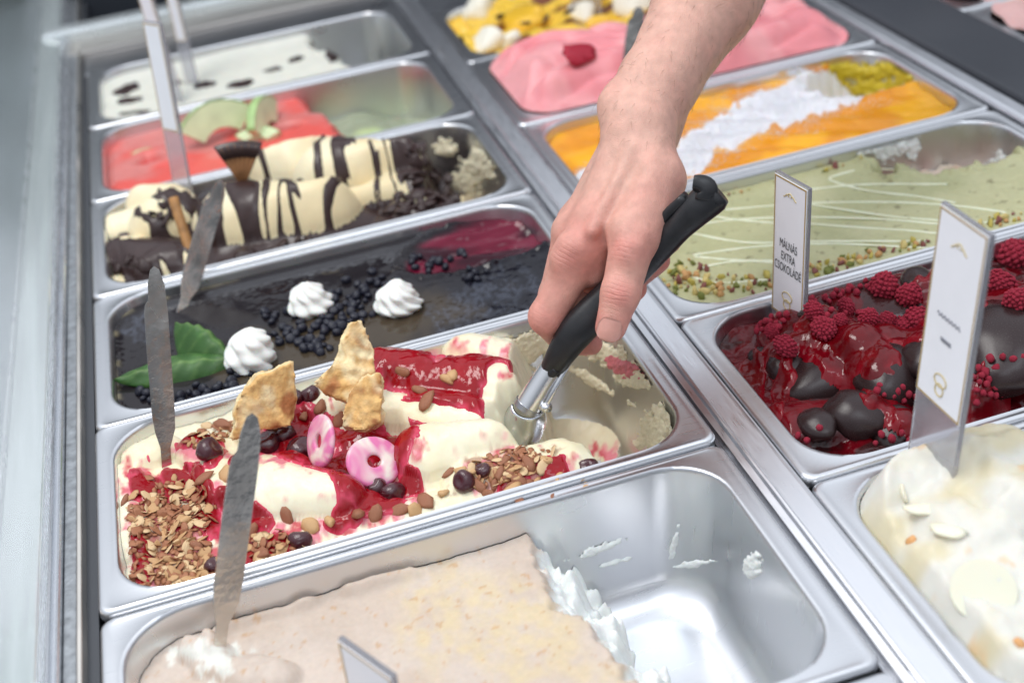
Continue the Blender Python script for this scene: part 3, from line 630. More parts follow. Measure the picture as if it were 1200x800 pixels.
# --- pink swirls
def h_R4(X, Y, wall):
    t = fbm(X*9, Y*9, 0, 3); Z = .004+.012*ss(0, .03, wall)+.006*fbm(X*14, Y*14, 0, 5)
    Z = Z+.0095*np.abs(np.sin((Y*1.3-X*.55)*52+3.4*t))**.7*ss(0, .02, wall)
    return np.minimum(Z, .001+wall*1.4)
gelato('R4', 'ice_cream', 'soft pink ice cream spread in swirled ridges', h_R4, lambda X, Y, Z, U, V, w: (mixc(S(240, 166, 168), S(232, 142, 148), ss(-.5, .6, fbm(X*30, Y*30, 0, 3))), .4), .0018, cream_m)
gelato('R5', 'ice_cream', 'yellow and brown streaked ice cream under white pieces', lambda X, Y, w: -.006+.007*fbm(X*35, Y*35, 0, 5), lambda X, Y, Z, U, V, w: (mixc(S(238, 196, 70), S(120, 66, 34), ss(.1, .6, fbm(X*35, Y*35, 0, 3))), .35), .0025, cream_m)
gelato('T4', 'ice_cream', 'pale pink ice cream beyond the black bar', lambda X, Y, w: .004+.010*fbm(X*28, Y*28, 0, 5), lambda X, Y, Z, U, V, w: (mixc(S(222, 160, 158), S(226, 200, 110), ss(.25, .6, fbm(X*25, Y*25, 0, 3))), .4), .003, cream_m)
gelato('T3', 'ice_cream', 'pale ice cream in the pan beside the black bar', lambda X, Y, w: .0+.008*fbm(X*28, Y*28, 0, 15), lambda X, Y, Z, U, V, w: (S(224, 178, 172), .4), .003, cream_m)

res_c = mat('cream_residue', S(236, 226, 196), .5, var=.1, vscale=200, bump=.7, bscale=350, bdist=.0015, sss=.15, sscale=.003); res_w = mat('white_residue', S(236, 238, 234), .5, var=.05, vscale=200, bump=.6, bscale=350, bdist=.0015, sss=.15, sscale=.003); res_p = mat('pink_residue', S(214, 120, 128), .5, var=.25, vscale=180, bump=.7, bscale=350, bdist=.0015)
smear('L1', 'residue', 720, 420, -.01, [(700, 412, 34, 10, 25), (640, 405, 20, 10, 20), (735, 440, 26, 9, 30), (615, 412, 16, 16, 0), (690, 445, 40, 4, 30)], res_c, .0013, label='cream scraped against the steel wall'); smear('L1', 'residue', 740, 425, -.02, [(728, 430, 22, 8, 35), (690, 408, 16, 6, 20)], res_p)
smear('L1', 'residue', 788, 470, -.02, [(765, 505, 12, 26, 15), (782, 480, 5, 20, 0), (750, 520, 10, 6, 0)], res_c, .0014)
smear('L0', 'residue', 830, 570, -.03, [(700, 645, 26, 3, -20), (720, 660, 12, 2, -15), (808, 662, 20, 3.5, -8), (880, 670, 7, 7, 20), (788, 640, 2.5, 14, 10)], res_w, .0008); smear('L0', 'residue', 905, 600, -.03, [(880, 660, 8, 10, 20)], res_w, .0012)
smear('L3', 'residue', 590, 195, -.02, [(560, 195, 14, 20, 20), (545, 215, 14, 14, 0), (520, 175, 10, 8, 0)], res_c); smear('R2', 'residue', 1040, 160, -.02, [(1040, 170, 26, 14, 0), (1068, 175, 5, 10, 0), (1180, 210, 24, 20, 0), (1150, 225, 20, 10, 0)], res_w); smear('R3', 'residue', 1060, 80, -.01, [(1055, 90, 8, 26, 10), (1010, 85, 40, 8, 0), (1030, 110, 30, 14, 20)], mat('mango_residue', S(206, 184, 50), .4, var=.2, vscale=120, bump=.6, bscale=250, bdist=.002))
# ------------------------------------------------------------------ the scoop
def curve(pts, n):                        # smooth curve through points
    pts = np.asarray(pts, float); t = np.r_[0, np.cumsum(np.linalg.norm(np.diff(pts, axis=0), axis=1))]; u = np.linspace(0, t[-1], n)
    m = np.gradient(pts, t, axis=0); i = np.clip(np.searchsorted(t, u, 'right')-1, 0, len(t)-2); h = (t[i+1]-t[i])[:, None]; s = ((u-t[i])/(t[i+1]-t[i]))[:, None]
    return (2*s**3-3*s**2+1)*pts[i]+(s**3-2*s**2+s)*h*m[i]+(-2*s**3+3*s**2)*pts[i+1]+(s**3-s**2)*h*m[i+1]
def oval_tube(C, wa, wb, nrm, n=20, pw=2.4):  # superelliptic sections; wa half-width across, wb half-depth towards nrm
    C = np.asarray(C, float); T = np.gradient(C, axis=0); T /= np.linalg.norm(T, axis=1)[:, None]; V = []
    for i in range(len(C)):
        B = nrm-T[i]*(nrm@T[i]); B /= np.linalg.norm(B); A = np.cross(T[i], B)
        for k in range(n):
            a = 2*math.pi*k/n; c, s = math.cos(a), math.sin(a)
            V.append(C[i]+A*wa[i]*math.copysign(abs(c)**(2/pw), c)+B*wb[i]*math.copysign(abs(s)**(2/pw), s))
    m = len(C); F = [(r*n+k, r*n+(k+1) % n, (r+1)*n+(k+1) % n, (r+1)*n+k) for r in range(m-1) for k in range(n)]
    F.append(tuple(range(n))[::-1]); F.append(tuple(range((m-1)*n, m*n))); return np.array(V), F
TOCAM = RM@np.array([0, 0, 1.])
base = Dp(615, 500, .822)
scoop = thing('ice_cream_scoop', base, 'ice cream scoop with black handle held in the hand', 'scoop')
black = mat('black_grip', (.018, .018, .020), .36, var=.3, vscale=120, rvar=.1, bump=.12, bscale=350, bdist=.0005)
chrome = mat('scoop_steel', (.80, .80, .81), .24, 1, rvar=.05, vscale=90, bump=.03, bscale=400, bdist=.0003)
hp = [Dp(646, 434, .807), Dp(656, 417, .800), Dp(674, 390, .793), Dp(708, 355, .789), Dp(757, 306, .780), Dp(800, 262, .768), Dp(822, 241, .761), Dp(841, 224, .756)]
C = curve(hp, 40); tt = np.linspace(0, 1, 40)
wa = np.interp(tt, [0, .08, .2, .35, .55, .8, .9, .97, 1], [.0074, .0086, .0108, .0112, .0086, .0084, .0098, .0108, .0090])
wb = np.interp(tt, [0, .2, .5, .9, 1], [.0075, .0095, .0090, .0095, .007])
V, F = oval_tube(C, wa, wb, TOCAM); mesh('handle', local(scoop, V), F, black, scoop)
ax = C[-1]-C[-5]; ax /= np.linalg.norm(ax); sd = np.cross(TOCAM, ax); sd /= np.linalg.norm(sd)     # sd: to the upper left of the handle
hk = curve([C[-3]+sd*.002, C[-2]+sd*.006, C[-2]+sd*.0095-ax*.001, C[-2]+sd*.0120-ax*.003], 14)
V, F = oval_tube(hk, np.linspace(.0072, .0045, 14), np.linspace(.0090, .0085, 14), TOCAM, 18, 4); mesh('end_hook', local(scoop, V), F, black, scoop)
lv = curve([C[-5]+sd*.0100, C[-9]+sd*.0105, C[-13]+sd*.0095], 8)
V, F = oval_tube(lv, [.0030]*8, [.0055]*8, TOCAM, 10, 5); mesh('lever_grip', local(scoop, V), F, black, scoop)
lv = curve([C[-7]+sd*.0086, C[-15]+sd*.0075], 8)
V, F = oval_tube(lv, [.0011]*8, [.004]*8, TOCAM, 10, 5); mesh('lever_spring', local(scoop, V), F, chrome, scoop)
# steel neck
nk = curve([Dp(648, 431, .806), Dp(634, 452, .8095), Dp(619, 476, .813)], 12)
V, F = oval_tube(nk, np.linspace(.0080, .0086, 12), np.linspace(.0080, .0088, 12), TOCAM, 28, 2); neck = mesh('neck', local(scoop, V), F, chrome, scoop); smooth_by_angle(neck, 50)
tg = curve([Dp(651, 433, .7975), Dp(644, 440, .8000)], 6); V, F = oval_tube(tg, [.003, .003, .003, .003, .0028, .0016], [.0016]*6, TOCAM, 12, 2); mesh('grip_tongue', local(scoop, V), F, black, scoop)
cl = curve([Dp(620.5, 473.5, .813), Dp(617, 479, .814)], 4); V, F = oval_tube(cl, [.0094]*4, [.0096]*4, TOCAM, 28, 2); smooth_by_angle(mesh('collar', local(scoop, V), F, steel_dark, scoop), 50)
rod = curve([Dp(638, 478, .807), Dp(650, 456, .803), Dp(673, 416, .799), Dp(697, 384, .794)], 14)
V, F = oval_tube(rod, [.0017]*14, [.0016]*14, TOCAM, 12, 4); mesh('lever_rod', local(scoop, V), F, chrome, scoop)
V, F = tube([Dp(634, 478, .812), Dp(642, 477, .804)], .0032, 12); mesh('pivot', local(scoop, V), F, chrome, scoop)
# bowl: deep spoon shell, back to the viewer
d = Dp(611, 516, .846)-Dp(618, 478, .814); d /= np.linalg.norm(d); nn = TOCAM-d*(d@TOCAM); nn /= np.linalg.norm(nn); s_ = np.cross(d, nn)
V = []; nu, nv = 18, 20; O = Dp(618, 478, .814)
for sh in (0, 1):
    for i in range(nu+1):
        t = i/nu; wid = .0132*math.sqrt(max(0, 1-((t-.42)/.62)**2))+.0004; z0 = O+d*(t*.046-.002)
        for j in range(nv+1):
            a = math.pi*j/nv; V.append(z0+s_*(wid-sh*.0012)*math.cos(a)+nn*(wid*.92-sh*.0012)*math.sin(a))
k = (nu+1)*(nv+1); id_ = lambda s, i, j: s*k+i*(nv+1)+j; F = []
for i in range(nu):
    for j in range(nv):
        F.append((id_(0, i, j), id_(0, i, j+1), id_(0, i+1, j+1), id_(0, i+1, j))); F.append((id_(1, i, j), id_(1, i+1, j), id_(1, i+1, j+1), id_(1, i, j+1)))
    for j in (0, nv): F.append((id_(0, i, j), id_(0, i+1, j), id_(1, i+1, j), id_(1, i, j)))
for j in range(nv):
    for i in (0, nu): F.append((id_(0, i, j), id_(1, i, j), id_(1, i, j+1), id_(0, i, j+1)))
mesh('bowl', local(scoop, V), F, mat('bowl_steel', (.66, .68, .72), .2, 1, rvar=.06, vscale=120), scoop)

# ------------------------------------------------------------------ forearm and hand
J = dict(
 E=(985, -290, 1.0), E2=(995, -290, 1.025), F=(826, 0, .860), F2=(832, 0, .885), A=(768, 100, .825), A2=(776, 100, .850), W=(748, 152, .806), W2=(756, 150, .832),
 im=(686, 288, .789), mm=(673, 272, .806), rm=(678, 262, .826), pm=(692, 258, .844),
 ip=(640, 371, .797), idp=(664, 399, .824), it=(692, 402, .818),
 mp=(652, 345, .818), md=(700, 372, .826), mt=(744, 338, .812),
 rp=(668, 322, .842), rd=(720, 345, .840), rt=(772, 305, .808),
 pp=(690, 300, .860), pd=(740, 318, .852), pt=(786, 284, .815),
 tc=(768, 210, .790), tv=(764, 246, .786), tm=(744, 274, .771), ti=(727, 344, .763), tt=(715.5, 383, .766), pal=(735, 300, .822))
J = {k: Dp(*v) for k, v in J.items()}
def hand_d(X, Y, Z):
    c = lambda a, b, ra, rb: cone_d(X, Y, Z, J[a], J[b], ra/1000, rb/1000)
    arm = smin(c('E', 'F', 46, 31.5), c('E2', 'F2', 44, 31), .012)
    arm = smin(arm, smin(c('F', 'A', 31.5, 23), c('F2', 'A2', 31, 22), .01), .010)
    arm = smin(arm, smin(c('A', 'W', 23, 19.2), c('A2', 'W2', 22, 18.5), .01), .010)
    back = c('W', 'im', 18.6, 13.2)
    for k, r in (('mm', 13), ('rm', 12.5), ('pm', 12)): back = smin(back, c('W2', k, 18, r), .008)
    back = smin(back, c('W', 'tc', 18.8, 17.6), .010); back = smin(back, c('W2', 'pal', 17, 14), .010)
    back = smin(back, c('mm', 'pal', 12, 13), .008); back = smin(back, c('rm', 'pal', 12, 13), .008)
    back = smin(back, cone_d(X, Y, Z, Dp(700, 262, .790), Dp(692, 316, .794), .0145, .0105), .008)
    h = smin(arm, back, .010)
    th = smin(c('tc', 'tm', 17.8, 15.4), c('tv', 'tm', 14.5, 14.2), .006); th = smin(th, c('tm', 'ti', 14.0, 11.1), .004); th = smin(th, c('ti', 'tt', 11.4, 9.5), .004)
    h = smin(h, th, .0042)
    for m, p, d_, t, rs in (('im', 'ip', 'idp', 'it', (13.0, 10.9, 9.4, 7.6)), ('mm', 'mp', 'md', 'mt', (13, 10.8, 9.6, 7.8)), ('rm', 'rp', 'rd', 'rt', (12.5, 10.3, 9.2, 7.4)), ('pm', 'pp', 'pd', 'pt', (11.5, 9, 8, 6.6))):
        f = smin(smin(c(m, p, rs[0], rs[1]), c(p, d_, rs[1], rs[2]), .003), c(d_, t, rs[2], rs[3]), .003)
        h = smin(h, f, .0026)
    # knuckles, wrist bone, tendons
    h = smin(h, cone_d(X, Y, Z, Dp(668, 290, .781), Dp(660, 302, .783), .0075, .007), .012)
    h = smin(h, cone_d(X, Y, Z, Dp(722, 122, .812), Dp(726, 116, .814), .011, .011), .012)
    h = smin(h, cone_d(X, Y, Z, Dp(738, 292, .757), Dp(735, 300, .757), .0065, .0065), .008)
    h = smin(h, cone_d(X, Y, Z, Dp(742, 175, .783), Dp(694, 270, .771), .003, .003), .008)
    h = smin(h, cone_d(X, Y, Z, Dp(768, 170, .783), Dp(752, 245, .766), .003, .003), .008)
    return h+.0005*noise(X*70, Y*70, Z*70, 3)
allp = np.array([J[k] for k in J ]); lo = allp.min(0)-.045; hi = allp.max(0)+.045
V, F = surfnet(hand_d, lo, hi, .0014, 4)
# relax, then fall back onto the form
for _ in range(2):
    acc = np.zeros_like(V); cnt = np.zeros(len(V))
    for a, b in ((0, 1), (1, 2), (2, 3), (3, 0)):
        np.add.at(acc, F[:, a], V[F[:, b]]); np.add.at(cnt, F[:, a], 1)
    V = V*.5+.5*acc/cnt[:, None]
U, Vv = QV(V[:, 0], V[:, 1], V[:, 2])
red = np.zeros(len(V))
def near(p, r): return np.exp(-(np.linalg.norm(V-p, axis=1)/r)**2)
for p, r, a in ((Dp(733, 292, .757), .010, .6), (Dp(660, 300, .775), .014, .35), (J['ip'], .016, .6), (J['tt'], .016, .55), (J['it'], .014, .7), (J['idp'], .016, .6), (Dp(724, 346, .752), .010, .5), (J['mt'], .02, .6), (J['rt'], .02, .6), (J['im'], .02, .4)): red = np.maximum(red, a*near(p, r))
red = np.clip(red+.18*fbm(V[:, 0]*60, V[:, 1]*60, V[:, 2]*60, 5)+.25*ss(150, 300, Vv), 0, 1)
colr = mixc(S(218, 170, 152), S(214, 130, 120), red)
wr = np.zeros(len(V)); wc = np.zeros(len(V))
for a, b, cpt, r, in (('tm', 'tt', Dp(722, 347, .752), .0095), ('im', 'ip', J['ip'], .010), ('im', 'ip', Dp(664, 300, .777), .008), ('tm', 'tt', Dp(734, 294, .757), .008)):
    axv = J[b]-J[a]; axv /= np.linalg.norm(axv); k = near(cpt, r); s1 = (V-cpt)@axv; up = k > wr; wc = np.where(up, s1, wc); wr = np.maximum(wr, k)
skin = bpy.data.materials.new('skin'); skin.use_nodes = True; nt = skin.node_tree; N = nt.nodes; L = nt.links; b = N['Principled BSDF']
b.inputs['Roughness'].default_value = .46; b.inputs['Subsurface Weight'].default_value = .16; b.inputs['Subsurface Scale'].default_value = .006; b.inputs['Subsurface Radius'].default_value = (1, .35, .2); b.inputs['Specular IOR Level'].default_value = .42
at = N.new('ShaderNodeAttribute'); at.attribute_name = 'Col'; co = N.new('ShaderNodeTexCoord')
def nz(scale, det=3):
    q = N.new('ShaderNodeTexNoise'); q.inputs['Scale'].default_value = scale; q.inputs['Detail'].default_value = det; L.new(co.outputs['Object'], q.inputs['Vector']); return q.outputs['Fac']
def ma(op, x, y=None, z=None):
    q = N.new('ShaderNodeMath'); q.operation = op
    for i, s in enumerate((x, y, z)):
        if s is None: continue
        if hasattr(s, 'links') or hasattr(s, 'is_linked'): L.new(s, q.inputs[i])
        else: q.inputs[i].default_value = s
    return q.outputs[0]
mott = ma('MULTIPLY_ADD', nz(130, 6), .55, .725); sc_ = N.new('ShaderNodeVectorMath'); sc_.operation = 'SCALE'; L.new(at.outputs['Color'], sc_.inputs[0]); L.new(mott, sc_.inputs['Scale'])
mo = N.new('ShaderNodeTexNoise'); mo.inputs['Scale'].default_value = 75; mo.inputs['Detail'].default_value = 1; L.new(co.outputs['Object'], mo.inputs['Vector'])
spot = N.new('ShaderNodeMapRange'); spot.inputs[1].default_value = .74; spot.inputs[2].default_value = .80; spot.inputs[3].default_value = 0; spot.inputs[4].default_value = .45; L.new(mo.outputs['Fac'], spot.inputs[0])
mx = N.new('ShaderNodeMix'); mx.data_type = 'RGBA'; L.new(spot.outputs[0], mx.inputs[0]); L.new(sc_.outputs[0], mx.inputs[6]); mx.inputs[7].default_value = (*S(150, 98, 80), 1); L.new(mx.outputs[2], b.inputs['Base Color'])
aw = N.new('ShaderNodeAttribute'); aw.attribute_name = 'wrs'; am = N.new('ShaderNodeAttribute'); am.attribute_name = 'wrm'
ph = ma('ADD', ma('MULTIPLY', aw.outputs['Fac'], 2300.), ma('MULTIPLY', nz(140, 2), 7.)); sn = ma('POWER', ma('MULTIPLY_ADD', ma('SINE', ph), .5, .5), 3.)
wrk = ma('MULTIPLY', ma('MULTIPLY', sn, am.outputs['Fac']), -.42)
vo = N.new('ShaderNodeTexVoronoi'); vo.inputs['Scale'].default_value = 900; vo.feature = 'DISTANCE_TO_EDGE'; L.new(co.outputs['Object'], vo.inputs['Vector'])
hsum = ma('ADD', wrk, ma('ADD', ma('MULTIPLY', vo.outputs['Distance'], .5), ma('MULTIPLY', nz(420, 4), .55)))
bp = N.new('ShaderNodeBump'); bp.inputs['Strength'].default_value = .8; bp.inputs['Distance'].default_value = .0007; L.new(hsum, bp.inputs['Height']); L.new(bp.outputs[0], b.inputs['Normal'])
org = J['F']
person = mesh('person', V-org, F, skin, attrs={'Col': colr, 'wrs': wc, 'wrm': wr}); person.location = org
tag(person, 'bare forearm and hand reaching down and gripping the scoop handle', 'person')
# thumb nail
axv = J['tt']-J['ti']; axv /= np.linalg.norm(axv); nrm = Dp(712, 388, .74)-Dp(715, 383, .766); nrm -= axv*(nrm@axv)*.75; nrm /= np.linalg.norm(nrm); axn = axv-nrm*(axv@nrm); axn /= np.linalg.norm(axn); sdv = np.cross(axn, nrm)
cn = J['tt']-nrm*.0; V = []; na, nb = 10, 12
for sh in (0, -.0008):
    for i in range(na+1):
        t = i/na*2-1
        for j in range(nb+1):
            q = j/nb*2-1; wx = .0072*q*math.sqrt(max(.0, 1-(abs(t)**3)*.75)); ly = .0068*t
            zz = math.sqrt(max(0, .0103**2-wx*wx*1.1))-.16*max(0, t)**2*.009+sh+.0002
            V.append(cn+sdv*wx+axn*(ly+.0008)+nrm*zz)
k = (na+1)*(nb+1); F = []
for i in range(na):
    for j in range(nb):
        a = i*(nb+1)+j; F.append((a, a+1, a+nb+2, a+nb+1)); F.append((k+a, k+a+nb+1, k+a+nb+2, k+a+1))
for i in range(na):
    for j in (0, nb): a = i*(nb+1)+j; F.append((a, a+nb+1, k+a+nb+1, k+a))
for j in range(nb):
    for i in (0, na): a = i*(nb+1)+j; F.append((a, a+1, k+a+1, k+a))
mesh('thumb_nail', np.array(V)-org, F, mat('nail', S(214, 156, 142), .3, coat=.2, sss=.1, sscale=.003, var=.06, vscale=300), person)

# fine hairs on the forearm
rh = np.random.RandomState(2); Vh = np.array([v.co[:] for v in person.data.vertices])+org; Nh = np.array([v.normal[:] for v in person.data.vertices]); Uh, Wh = QV(Vh[:, 0], Vh[:, 1], Vh[:, 2])
cand = np.where((Wh < 165) & (Wh > -40))[0]; dn = J['W']-J['F']; dn /= np.linalg.norm(dn); pr = []
for i in rh.choice(cand, 420):
    n = Nh[i]; d = dn+.5*rh.normal(size=3); d -= n*(d@n); d /= np.linalg.norm(d); l = rh.uniform(.004, .010); p = Vh[i]-n*.0004
    pr.append(tube([p, p+d*l*.5+n*l*.22, p+d*l+n*l*.28], [.00007, .00006, .00002], 3, False))
V, F = join(pr); o = mesh('arm_hair', V-org, F, mat('hair', S(120, 84, 60), .5), person); o['kind'] = 'stuff'
# ------------------------------------------------------------------ toppings and things stuck in
def basis(n, yaw=0):                      # rotation taking z to n, spun by yaw
    n = np.asarray(n, float)/np.linalg.norm(n); return (Vector(n).to_track_quat('Z', 'Y').to_matrix() @ Matrix.Rotation(yaw, 3, 'Z')).to_euler()
def rocky(name, seed, rad=(1, 1, 1), amp=.25, fr=1.3, n=2, cut=0, m=None, attrs=None):
    V, F = ICO[n]; d = 1+amp*fbm(V[:, 0]*fr+seed*7.1, V[:, 1]*fr, V[:, 2]*fr, seed)
    W = V*d[:, None]
    if cut:
        r = np.random.RandomState(seed)
        for _ in range(cut):
            q = r.normal(size=3); q /= np.linalg.norm(q); k = W@q; W = W-np.outer(np.maximum(k-.62, 0)*.92, q)
    return mesh(name, W*np.array(rad), F, m, link=False)
def scatter(key, spots, mind, seed, tries=40, top=.03):
    r = np.random.RandomState(seed); out = []
    for cu, cv, ru, rv, ang, n in spots:
        a = R_(ang); c = 0
        for _ in range(n*tries):
            if c >= n: break
            q = r.normal(size=2)*.5
            if np.hypot(*q) > 1.1: continue
            u = cu+ru*q[0]*math.cos(a)-rv*q[1]*math.sin(a); v = cv+ru*q[0]*math.sin(a)+rv*q[1]*math.cos(a)
            p = hit(key, u, v, top); g = GEL[key]; cx, cy, hx, hy = g['wd']
            if abs(p[0]-cx) > hx-.005 or abs(p[1]-cy) > hy-.005: continue
            if any(np.hypot(p[0]-o[0], p[1]-o[1]) < mind for o in out): continue
            out.append(p); c += 1
    return out

# whipped cream rosettes on the blueberry glaze
def rosette(seed, R, H):
    na, nz_ = 96, 40; V = []; r = np.random.RandomState(seed)
    for i in range(nz_+1):
        t = i/nz_; z = H*t; rad = R*(1-t**2.1)**.62*(1-.10*math.exp(-(t/.08)**2)); tier = .06*math.sin(t*15+seed)
        for j in range(na):
            a = 2*math.pi*j/na; aa = a+.25*float(noise(math.cos(a)*1.3, math.sin(a)*1.3, t*2+seed, seed)); fl = abs(math.cos((3.0+.5*(seed % 3))*(aa+(1.6+.5*(seed % 2))*t)+seed))**.7
            q = rad*(.80+.24*fl+tier+.10*noise(math.cos(a)*2, math.sin(a)*2, t*3, seed)); V.append((q*math.cos(a)+.06*R*math.sin(t*5+seed), q*math.sin(a)+.05*R*t, z+.05*H*fl*(1-t)))
    V.append((.06*R*math.sin(5+seed), .05*R, H*1.07)); n = len(V)-1
    F = [(i*na+j, i*na+(j+1) % na, (i+1)*na+(j+1) % na, (i+1)*na+j) for i in range(nz_) for j in range(na)]+[(nz_*na+j, nz_*na+(j+1) % na, n) for j in range(na)]+[tuple(range(na))[::-1]]
    return V, F
whip = mat('whipped_cream', S(240, 240, 234), .5, sss=.3, sscale=.006, bump=.1, bscale=500, bdist=.0004)
for i, (u, v, R, H, lb) in enumerate(((296, 425, .0192, .028, 'white whipped cream rosette beside the green leaves'), (366, 362, .0166, .024, 'white whipped cream rosette at the left edge of the blueberry pile'), (468, 362, .0166, .025, 'white whipped cream rosette on the purple gouge side of the blueberry pile'))):
    p = hit('L2', u, v); o = mesh('cream_rosette', *rosette(i+3, R, H), whip); o.location = p-np.array([0, 0, .0015]); o.rotation_euler = (R_(4*i-4), R_(5-5*i), i*1.9); tag(o, lb, 'whipped cream', 'whipped cream rosettes on the blueberry glaze')
# green leaves
def leaf(L, W, curl, bend, seed):
    ns, nt_ = 26, 14; V = []; c = []
    for sh in (0, -.0006):
        for i in range(ns+1):
            s = i/ns; w = W*(math.sin(math.pi*min(1, s**.85))**.75)*(1-.18*s)+.0003
            for j in range(nt_+1):
                t = j/nt_*2-1; y = w*t; z = .22*abs(y)-curl*t*t*w*8+bend*math.sin(s*math.pi)*L-.0016*math.cos(t*3)*0+.0006*math.sin(s*34-abs(t)*5)*(1-abs(t))*2+.0012*noise(s*4, t*2, 0, seed)
                V.append((s*L, y, z+sh)); vein = math.exp(-(t/.07)**2)*.5+.3*max(0, math.sin(s*34-abs(t)*5))**8; c.append(vein)
    k = (ns+1)*(nt_+1); F = []
    for i in range(ns):
        for j in range(nt_):
            a = i*(nt_+1)+j; F += [(a, a+nt_+1, a+nt_+2, a+1), (k+a, k+a+1, k+a+nt_+2, k+a+nt_+1)]
        for j in (0, nt_): a = i*(nt_+1)+j; F.append((a, a+nt_+1, k+a+nt_+1, k+a))
    return np.array(V), F, mixc(S(54, 92, 40), S(112, 142, 78), np.array(c))
leaf_m = mat('leaf', attr='Col', rough=.48, var=.3, vscale=60, bump=.35, bscale=180, bdist=.001, sss=.08, sscale=.002)
pa = hit('L2', 274, 426)+[0, 0, .004]; sprig = thing('leaf_sprig', pa, 'sprig of broad green leaves lying on the blueberry glaze', 'leaves')
for u, v, W, curl, bend, tilt, zt, sd in ((136, 450, .017, .10, .06, -18, .004, 1), (212, 400, .0165, .25, .14, 12, .016, 2), (180, 452, .012, .1, .03, -30, .001, 3)):
    q = hit('L2', u, v)+[0, 0, zt]; dv = q-pa; Lh = np.linalg.norm(dv); V, F, c = leaf(Lh, W, curl, bend, sd); o = mesh('leaf', V, F, leaf_m, sprig, attrs={'Col': c})
    o.rotation_euler = (Matrix.Rotation(math.atan2(dv[1], dv[0]), 3, 'Z') @ Matrix.Rotation(-math.asin(dv[2]/Lh), 3, 'Y') @ Matrix.Rotation(R_(tilt), 3, 'X')).to_euler()
# blueberries
bb_m = mat('blueberry', S(30, 31, 44), .3, var=.4, vscale=300, bump=.3, bscale=600, bdist=.0004, coat=0)
bbs = []
for s in range(4):
    V, F = ICO[2]; W = V*(1+.05*fbm(V[:, 0]*2, V[:, 1]*2, V[:, 2]*2, s))[:, None]; k = np.clip((V[:, 2]-.82)/.18, 0, 1); W[:, 2] -= .45*k; W[:, 2] *= .85; bbs.append(mesh('blueberry', W, F, bb_m, link=False))
pts = scatter('L2', [(430, 348, 46, 26, -20, 34), (398, 378, 36, 16, -20, 20), (505, 310, 46, 12, -10, 13), (338, 392, 26, 9, -20, 12), (366, 405, 22, 9, 10, 12), (318, 373, 10, 6, 0, 5), (232, 462, 50, 9, -14, 18), (172, 464, 12, 8, 0, 4), (284, 436, 16, 6, 0, 6), (555, 322, 22, 8, 0, 6), (345, 368, 14, 6, 0, 5), (300, 305, 6, 12, 0, 4), (325, 292, 6, 8, 0, 3)], .0050, 11)
r = np.random.RandomState(3)
for i, p in enumerate(pts):
    s = r.uniform(.0024, .0046); place(bbs[i % 4], 'blueberry', p+[0, 0, s*.45], r.uniform(-1, 1, 3)*[1, 1, 3], s, label='small dark blueberry under the green leaves' if Q(p)[0] < 292 and Q(p)[1] > 420 else 'small dark blueberry heaped between the two cream rosettes' if Q(p)[1] < 372 and Q(p)[0] < 480 else 'small dark blueberry stray from the pile near the gouge' if Q(p)[0] > 480 else 'small dark blueberry in the loose clusters behind the pastry', cat='blueberry', group='blueberries on the dark glaze')

# pastry shards (flaky, layered)
pastry_m = mat('pastry', attr='Col', rough=.65, var=.25, vscale=180, bump=.9, bscale=330, bdist=.0012, sss=.1, sscale=.003)
def pastry(label, pts, dep, thick, tiltv, seed, nl=5.):
    W = np.array([Dp(u, v, dep+dd) for u, v, dd in pts]); c = W.mean(0)
    n = np.cross(W[1]-W[0], W[2]-W[0]); n /= np.linalg.norm(n); n = n if n@TOCAM > 0 else -n
    a = W[1]-W[0]; a -= n*(a@n); a /= np.linalg.norm(a); b_ = np.cross(n, a); poly = np.stack([(W-c)@a, (W-c)@b_], 1)
    def f(X, Y, Z):
        px, py, pz = X, Y, Z; d = np.full(X.shape, 1e9); inside = np.zeros(X.shape, bool); m_ = len(poly)
        for i in range(m_):
            p, q = poly[i], poly[(i+1) % m_]; e = q-p; t = np.clip(((px-p[0])*e[0]+(py-p[1])*e[1])/(e@e), 0, 1); d = np.minimum(d, np.hypot(px-p[0]-t*e[0], py-p[1]-t*e[1]))
            cr = ((p[1] > py) != (q[1] > py)) & (px < (q[0]-p[0])*(py-p[1])/((q[1]-p[1]) or 1e-9)+p[0]); inside ^= cr
        d = np.where(inside, -d, d)+.0012*np.abs(np.sin(pz/thick*math.pi*nl+2*noise(px*80, py*80, 0, seed)))+.0016*fbm(px*130, py*130, pz*260, seed, 3)-.001
        lay_ = py*math.cos(seed)+px*math.sin(seed); e2 = np.abs(pz)-thick/2+.0024*fbm(px*70, py*70, np.sign(pz)*3, seed+4, 3)+.0012*np.abs(np.sin(lay_*420+2.5*noise(px*60, py*60, 0, seed)))*ss(-.2, .4, noise(px*50, py*50, 0, seed+2))
        return np.maximum(d, e2)
    ext = np.abs(poly).max(0)+.005; V, F = surfnet(f, [-ext[0], -ext[1], -thick/2-.004], [ext[0], ext[1], thick/2+.004], .0011)
    face = ss(thick*.28, thick*.46, np.abs(V[:, 2])); brn = fbm(V[:, 0]*70, V[:, 1]*70, V[:, 2]*70, seed+9)
    lay = .5+.5*np.sin(V[:, 2]/thick*math.pi*nl*2+2*noise(V[:, 0]*80, V[:, 1]*80, 0, seed))
    col = mixc(mixc(S(240, 222, 178), S(212, 174, 116), lay*.6), mixc(mixc(S(238, 214, 166), S(218, 172, 106), ss(-.7, .0, brn)), S(160, 92, 42), ss(.1, .75, brn)), face*.95)
    o = mesh('pastry_shard', V, F, pastry_m, attrs={'Col': col}); M = Matrix((a, b_, n)).transposed().to_4x4(); M.translation = Vector(c); o.matrix_world = M
    return tag(o, label, 'pastry', 'pastry shards stuck in the cherry cream')
